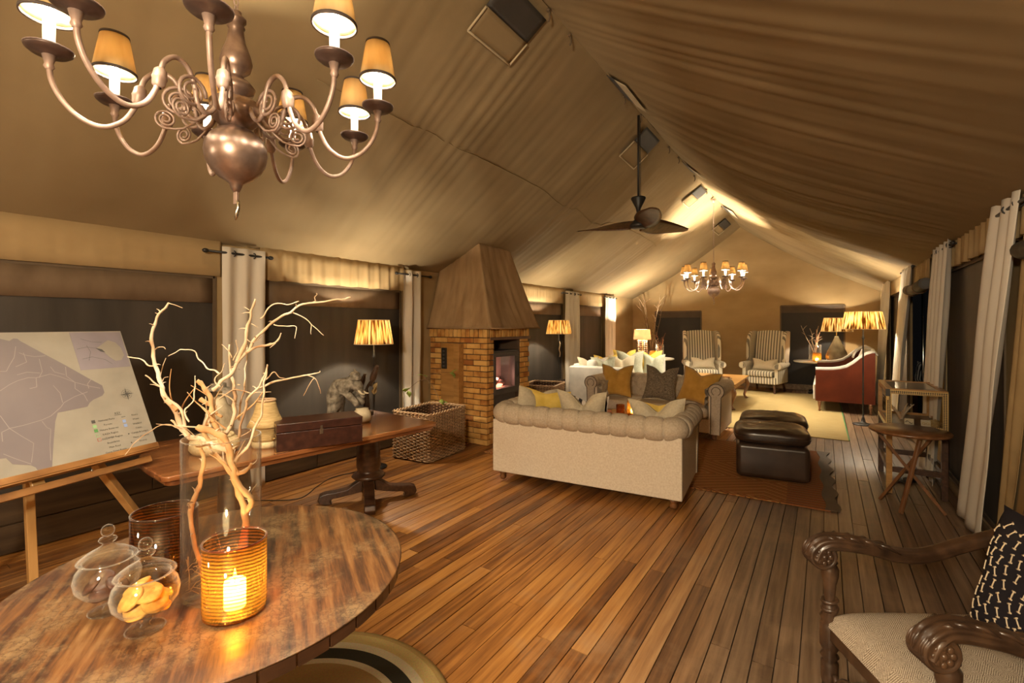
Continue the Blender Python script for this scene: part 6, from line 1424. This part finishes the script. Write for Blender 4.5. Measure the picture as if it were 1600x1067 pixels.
for y in (-hy-.001,):
    g_ = MB()
    for (x0, x1, z0_, z1_) in [(-hx, hx, CT-.007, CT-.002), (-hx+f_, hx-f_, CT-f_-.002, CT-f_+.003), (-hx-.001, -hx+.004, CB, CT), (hx-.004, hx+.001, CB, CT), (-hx+f_-.003, -hx+f_+.003, CB+.03, CT-f_), (hx-f_-.003, hx-f_+.003, CB+.03, CT-f_)]:
        pass
    for i_, (x0, x1, z0_, z1_) in enumerate([(-hx, hx, CT-.007, CT-.002), (-hx+f_, hx-f_, CT-f_-.002, CT-f_+.003), (-hx-.001, -hx+.004, CB, CT), (hx-.004, hx+.001, CB, CT), (-hx+f_-.003, -hx+f_+.003, CB+.03, CT-f_), (hx-f_-.003, hx-f_+.003, CB+.03, CT-f_)]):
        obj('gold_bead', box(x0, x1, y-.003, y, z0_, z1_), M['brass'], t)
for x0 in (-hx, hx-.022):
    obj('side_rail', box(x0, x0+.022, -hy+.022, hy-.022, CT-.03, CT-.004), M['oak'], t); obj('side_rail', box(x0, x0+.022, -hy+.022, hy-.022, CB+.02, CB+.045), M['oak'], t)
for sgn_, (x0, x1, y0, y1) in enumerate([(-hx, -hx+.05, -hy, hy), (hx-.05, hx, -hy, hy), (-hx+.05, hx-.05, -hy, -hy+.045), (-hx+.05, hx-.05, hy-.05, hy)]):
    obj('lid_rail', box(x0, x1, y0, y1, CT-.003, CT+.010), M['oak'], t, bev=.002, seg=1)
obj('lid_glass', box(-hx+.048, hx-.048, -hy+.043, hy-.048, CT+.001, CT+.004), M['pane'], t)
obj('front_glass', box(-hx+f_, hx-f_, -hy+.010, -hy+.013, CB+.04, CT-f_), M['pane'], t)
lk_ = obj('lock', box(-hx-.004, -hx+.028, -hy-.008, -hy-.001, CT-.062, CT+.004), M['black'], t, bev=.002)
obj('padlock', box(-hx+.002, -hx+.022, -hy-.014, -hy-.002, CT-.095, CT-.062), M['brass'], t, bev=.003)
dw = twigs('driftwood', 'piece of twisted driftwood lying inside the display case', (.60, 5.78, CB+.055), 6, .16, .14, 'branch', .014, 21, 'driftwood', 3)
def card(label, x, y, kind):
    c = thing('earring_card', label, 'jewellery', (x, y, CB+.021), R(4), group='earring cards in the display case'); c.rotation_euler = (R(-14), 0, R(4))
    obj('card', box(-.034,.034,-.001,.001,0,.066), M['cream'], c)
    for s_ in (-1, 1):
        q = [(s_*.014+.010*cos(a), -.003, .034+.010*sin(a)) for a in [R(-200 if s_ > 0 else 20)+R(170)*k/8*(1 if kind == 0 else 2.1) for k in range(9)]]
        obj('earring', MB().tube(q, .0026, 6), M['brass' if kind else 'black'], c)
card('white earring card with dark hooked earrings in the display case', .640, 5.63, 0)
card('white earring card with gold hoop earrings in the display case', .755, 5.625, 1)
o = thing('bracelet_stack', 'coiled brown bracelets heaped at the wall end inside the display case', 'jewellery', (.815, 5.70, CB+.026))
for k in range(5): obj('bracelet', MB().tube([(.038*cos(a*pi/8)+.004*(k % 2), .038*sin(a*pi/8), .012*k+.004*sin(a*pi/4)) for a in range(16)], .0055, 6, closed=True), M['basket_tan'], o)
ZS = .668
t = thing('folding_table', 'small round folding table with crossed legs in front of the display case', 'table', (.585, 5.15, .002))
obj('tabletop', MB().lathe([(.001,-.028),(.262,-.028),(.272,-.020),(.274,-.008),(.268,0),(.001,0)], c=(0,0,ZS), n=64), M['walnut'], t, rot=None)
def rel(p): return Vector(p)-Vector((.585,5.15,.002))
for a, b in [((.512,4.99,.002),(.650,5.075,.642)), ((.402,5.306,.002),(.735,5.12,.642)), ((.815,5.156,.002),(.362,5.172,.642))]:
    obj('leg', MB().beam(rel(a), rel(b), .030, .024), M['walnut'], t, bev=.004)
obj('bolt', MB().ell(rel((.585,5.07,.33)), (.014,.014,.014), 10, 8), M['chrome'], t)
o = thing('slipper', 'single black slipper on the boards under the display case', 'shoe', (.66, 6.02, .003), R(30))
obj('sole', MB().ell((0,0,.010), (.11,.042,.010), 18, 8), M['black'], o); obj('upper', MB().ell((.035,0,.025), (.062,.040,.026), 16, 10), M['black'], o)

# outside the open window: bench, zebra cushion, pole, seen through the opening
t = thing('deck_bench', 'red-brown wooden bench on the deck outside the open window', 'bench', (1.42, 10.9, -.40))
obj('seat', box(-.22,.35,-.7,.9,.90,.95), M['cherry'], t, bev=.01)
for x in (-.18,.31):
    for y in (-.65,.85): obj('leg', box(x-.03,x+.03,y-.03,y+.03,.0,.90), M['cherry'], t)
cushion('zebra-striped cushion on the deck bench outside the open window', 'zebra', (1.40, 10.55, .555), .42, .34, .14, (-10, 0, -60), group='deck cushions')
t = thing('deck_pole', 'thin grey pole standing outside the open tent window', 'pole', (1.16, 8.86, -.40)); obj('shaft', MB().tube([(0,0,0),(0,0,2.75)], .022, 10), M['chrome'], t); obj('base_plate', box(-.06,.06,-.06,.06,0,.012), M['chrome'], t)

# ================================================================== CARVED ARMCHAIR
RZ = R(-60.5)
AC = (.395, 2.125, .003)
t = thing('carved_armchair', 'dark carved wooden armchair with a diamond-weave seat', 'armchair', AC, RZ)
W_ = M['rail_wood']
seat = [(-.265,-.30),(.265,-.30),(.30,.41),(-.30,.41)]
def sp_(u, v):
    x = (u-.5)*2; y = (v-.5)*2
    k = (1-x**6)*(1-y**6); hwid = .272+.025*v
    return (x*hwid, -.305+.71*v, .385+.075*max(0, k)**.35+.02*(1-x*x)*(1-y*y))
obj('seat_cushion', MB().grid(sp_, 30, 30), M['tweed'], t)
obj('seat_frame', MB().prism(seat, lambda a, b: (a, b, .33), lambda a, b: (a, b, .39)), W_, t, bev=.008)
turn = [(.001,.0),(.026,.0),(.030,.02),(.018,.05),(.026,.08),(.030,.12),(.020,.15),(.028,.16),(.028,.165),(.030,.17),(.030,.235),(.022,.245),(.032,.26),(.022,.275),(.034,.30),(.034,.33),(.034,.385),(.026,.395),(.034,.41),(.024,.425),(.030,.44),(.026,.455),(.018,.47),(.020,.50),(.022,.54),(.030,.57),(.031,.60),(.022,.615),(.028,.625),(.001,.625)]
for s_ in (-1, 1):
    lg = obj('front_leg', MB().lathe([(r_*1.0, z) for r_, z in turn], c=(s_*.272,-.285,0), n=20), W_, t)
    # twist beads on the post
    for zc_ in (.445, .475):
        obj('carved_bead', MB().tube([(s_*.272+.024*cos(a*pi/8), -.285+.024*sin(a*pi/8), zc_+.006*sin(a*pi/8)) for a in range(16)], .008, 6, closed=True), W_, lg)
    P = [(s_*.272,-.345,.640),(s_*.272,-.325,.688),(s_*.264,-.27,.706),(s_*.270,-.16,.690),(s_*.285,-.02,.652),(s_*.300,.10,.650),(s_*.310,.24,.690),(s_*.312,.44,.745)]
    q = spline(P, 6); mb = MB(); m = len(q)
    def rail(u, v, q=q, m=m):
        i = min(m-1, int(round(u*(m-1)))); a = v*2*pi; tdir = (q[min(i+1, m-1)]-q[max(i-1, 0)]).normalized(); side = Vector((1,0,0)); up_ = side.cross(tdir)*-1
        if up_.z < 0: up_ = -up_
        f = u; wd_ = .038 if f < .35 else .038-.012*min(1, (f-.35)/.2); ht = .024+.006*(1-f)
        c, s2 = cos(a), sin(a)
        k = (abs(c)**3+abs(s2)**3)**(-1/3)
        flute = (.0035*sin(9*a+u*10) if f < .42 else .0008*sin(4*a))*(1 if s2 > -.3 else .2)
        return q[i]+side*(wd_*k*c+flute*c)+up_*(ht*k*s2+flute*s2)
    a_ = obj('armrest', MB().grid(rail, (m-1), 48), W_, t)
    # scroll end with a carved rosette on each face
    sc_ = MB()
    for k in range(8):
        r_ = .056-.0*k; 
    def scr(u, v):
        a = 2*pi*u; x = -.034+.068*v; rr = .047+.004*sin(9*2*pi*v)
        return (s_*.272+x, -.322+rr*cos(a), .655+rr*sin(a))
    obj('scroll', MB().grid(scr, 32, 36, cu=True), W_, a_)
    for fs in (-1, 1):
        x = s_*.272+fs*.034; mr_ = Matrix.Rotation(fs*pi/2, 4, 'Y')
        ros = MB().lathe([(.047,0),(.043,.003),(.040,-.003),(.034,-.003),(.012,-.001),(.001,-.001)], n=32, M=Matrix.Translation((x,-.322,.655)) @ mr_)
        for k in range(8):
            a = k*pi/4; ros.ell((x, -.322+.024*cos(a), .655+.024*sin(a)), (.005,.010,.010), 8, 6)
        ros.ell((x, -.322, .655), (.008,.010,.010), 8, 6)
        obj('rosette', ros, W_, a_)
    lv = MB()
    for k in range(5):       # acanthus leaves carved on the rail
        i = 8+k*3; p = q[min(i, m-2)]; d = (q[min(i+3, m-1)]-p)
        for side_ in (-1, 1): lv.tube([p+Vector((side_*.012,0,.024)), p+d*.5+Vector((side_*.022,0,.026)), p+d*1.1+Vector((side_*.034,0,.014))], [.003,.009,.002], 6)
    obj('leaf_carving', lv, W_, a_, kind='stuff')
    obj('back_post', MB().beam((s_*.31,.38,.003), (s_*.315,.44,.60), .05, .045), W_, t, bev=.006)
    obj('back_post', MB().beam((s_*.315,.44,.60), (s_*.32,.60,1.14), .05, .045), W_, t, bev=.006)
obj('back_rail', MB().beam((-.32,.60,1.14), (.32,.60,1.14), .05, .06), W_, t, bev=.012)
obj('back_rail', MB().beam((-.30,.44,.54), (.30,.44,.54), .04, .05), W_, t, bev=.008)
obj('back_pad', MB().grid(lambda u, v: ((u-.5)*.58, .44+.15*v-.035*sin(pi*u)**.5*sin(pi*v)**.5-.012, .56+.58*v), 20, 20), M['tweed'], t, solid=.03)
fr_ = MB()
# carved front stretcher: two scrolled ribbons and a centre leaf
fr_.tube(spline([(-.24,-.285,.14),(-.18,-.29,.22),(-.10,-.29,.24),(-.03,-.29,.19),(0,-.29,.25),(.03,-.29,.19),(.10,-.29,.24),(.18,-.29,.22),(.24,-.285,.14)], 5), .014, 8)
obj('front_stretcher', fr_, W_, t); obj('front_stretcher', MB().tube(spline([(-.24,-.285,.20),(-.14,-.29,.14),(-.05,-.29,.20),(0,-.29,.15),(.05,-.29,.20),(.14,-.29,.14),(.24,-.285,.20)], 5), .012, 8), W_, t)
for s_ in (-1, 1): obj('side_stretcher', MB().beam((s_*.272,-.285,.13),(s_*.31,.38,.13), .03, .03), W_, t, bev=.006)
# black cushion with embroidered bone pattern
M['black_cloth'] = flat('black_cloth', (.018,.016,.02), .9, spec=.1)
M['thread'] = flat('cream_thread', (.62,.50,.34), .9)
Rm = Matrix.Rotation(RZ, 4, 'Z')
cw_, chh, cth = .47, .44, .19
loc = Vector(AC)+(Rm @ Vector((.055, .155, .462)))
ct = thing('black_cushion', 'black cushion embroidered with cream bone shapes on the carved armchair', 'cushion', loc)
ct.rotation_euler = (Matrix.Rotation(RZ+R(-4), 3, 'Z') @ Matrix.Rotation(R(-20), 3, 'X') @ Matrix.Rotation(R(-6), 3, 'Y')).to_euler()
def CP(u, v, side, lift=0):
    x = (u-.5)*2; z = (v-.5)*2; e = 1+.12*(abs(x)*abs(z))**2.4; wx = x*e*(1-.07*(1-abs(z))*abs(x)**3); wz = z*e*(1-.07*(1-abs(x))*abs(z)**3)
    t_ = cth*.5*(max(0, 1-x**4))**.6*(max(0, 1-z**4))**.6*(1+.08*noise.noise(Vector((x*2, z*2, side))))
    return Vector((wx*cw_/2, side*(t_+lift), chh/2+wz*chh/2))
mb = MB(); mb.grid(lambda u, v: CP(u, v, -1), 26, 26); mb.grid(lambda u, v: CP(1-u, v, 1), 26, 26)
obj('cover', mb, M['black_cloth'], ct)
bn = MB(); r4 = random.Random(11)
for i in range(11):
    for k in range(8):
        u = .06+.88*(i+.5)/11+r4.uniform(-.012,.012); v = .06+.88*(k+.5+.5*(i % 2)*.8)/8.4+r4.uniform(-.015,.015)
        if not (.05 < v < .93): continue
        a = R(90)+r4.uniform(-.35,.35)-(v-.5)*1.2; d = .030
        A = (u-d*cos(a), v-d*sin(a)*1.05); B_ = (u+d*cos(a), v+d*sin(a)*1.05)
        if min(A+B_) < .03 or max(A+B_) > .97: continue
        pa, pm, pb = CP(*A, -1, .001), CP(u, v, -1, .0015), CP(*B_, -1, .001); bn.tube([pa, pm, pb], .0022, 5)
        for C_ in (A, B_):
            e = .012; bn.tube([CP(C_[0]-e*sin(a), C_[1]+e*cos(a), -1, .001), CP(C_[0]+e*sin(a), C_[1]-e*cos(a), -1, .001)], .0028, 5)
obj('embroidery', bn, M['thread'], ct, kind='stuff')
# corner of a wooden side table at the picture edge
t = thing('corner_table', 'wooden table corner with moulded edge, cut by the picture beside the armchair', 'table', (.385, 1.50, .003), R(-30))
obj('tabletop', box(0,.5,-.5,.0,.705,.735), M['walnut'], t, bev=.008, seg=3)
obj('moulding', box(.01,.49,-.49,-.01,.685,.703), M['walnut'], t, bev=.006)
for x in (.03,.43):
    for y in (-.47,-.07): obj('leg', box(x,x+.04,y,y+.04,0,.685), M['walnut'], t, bev=.004)
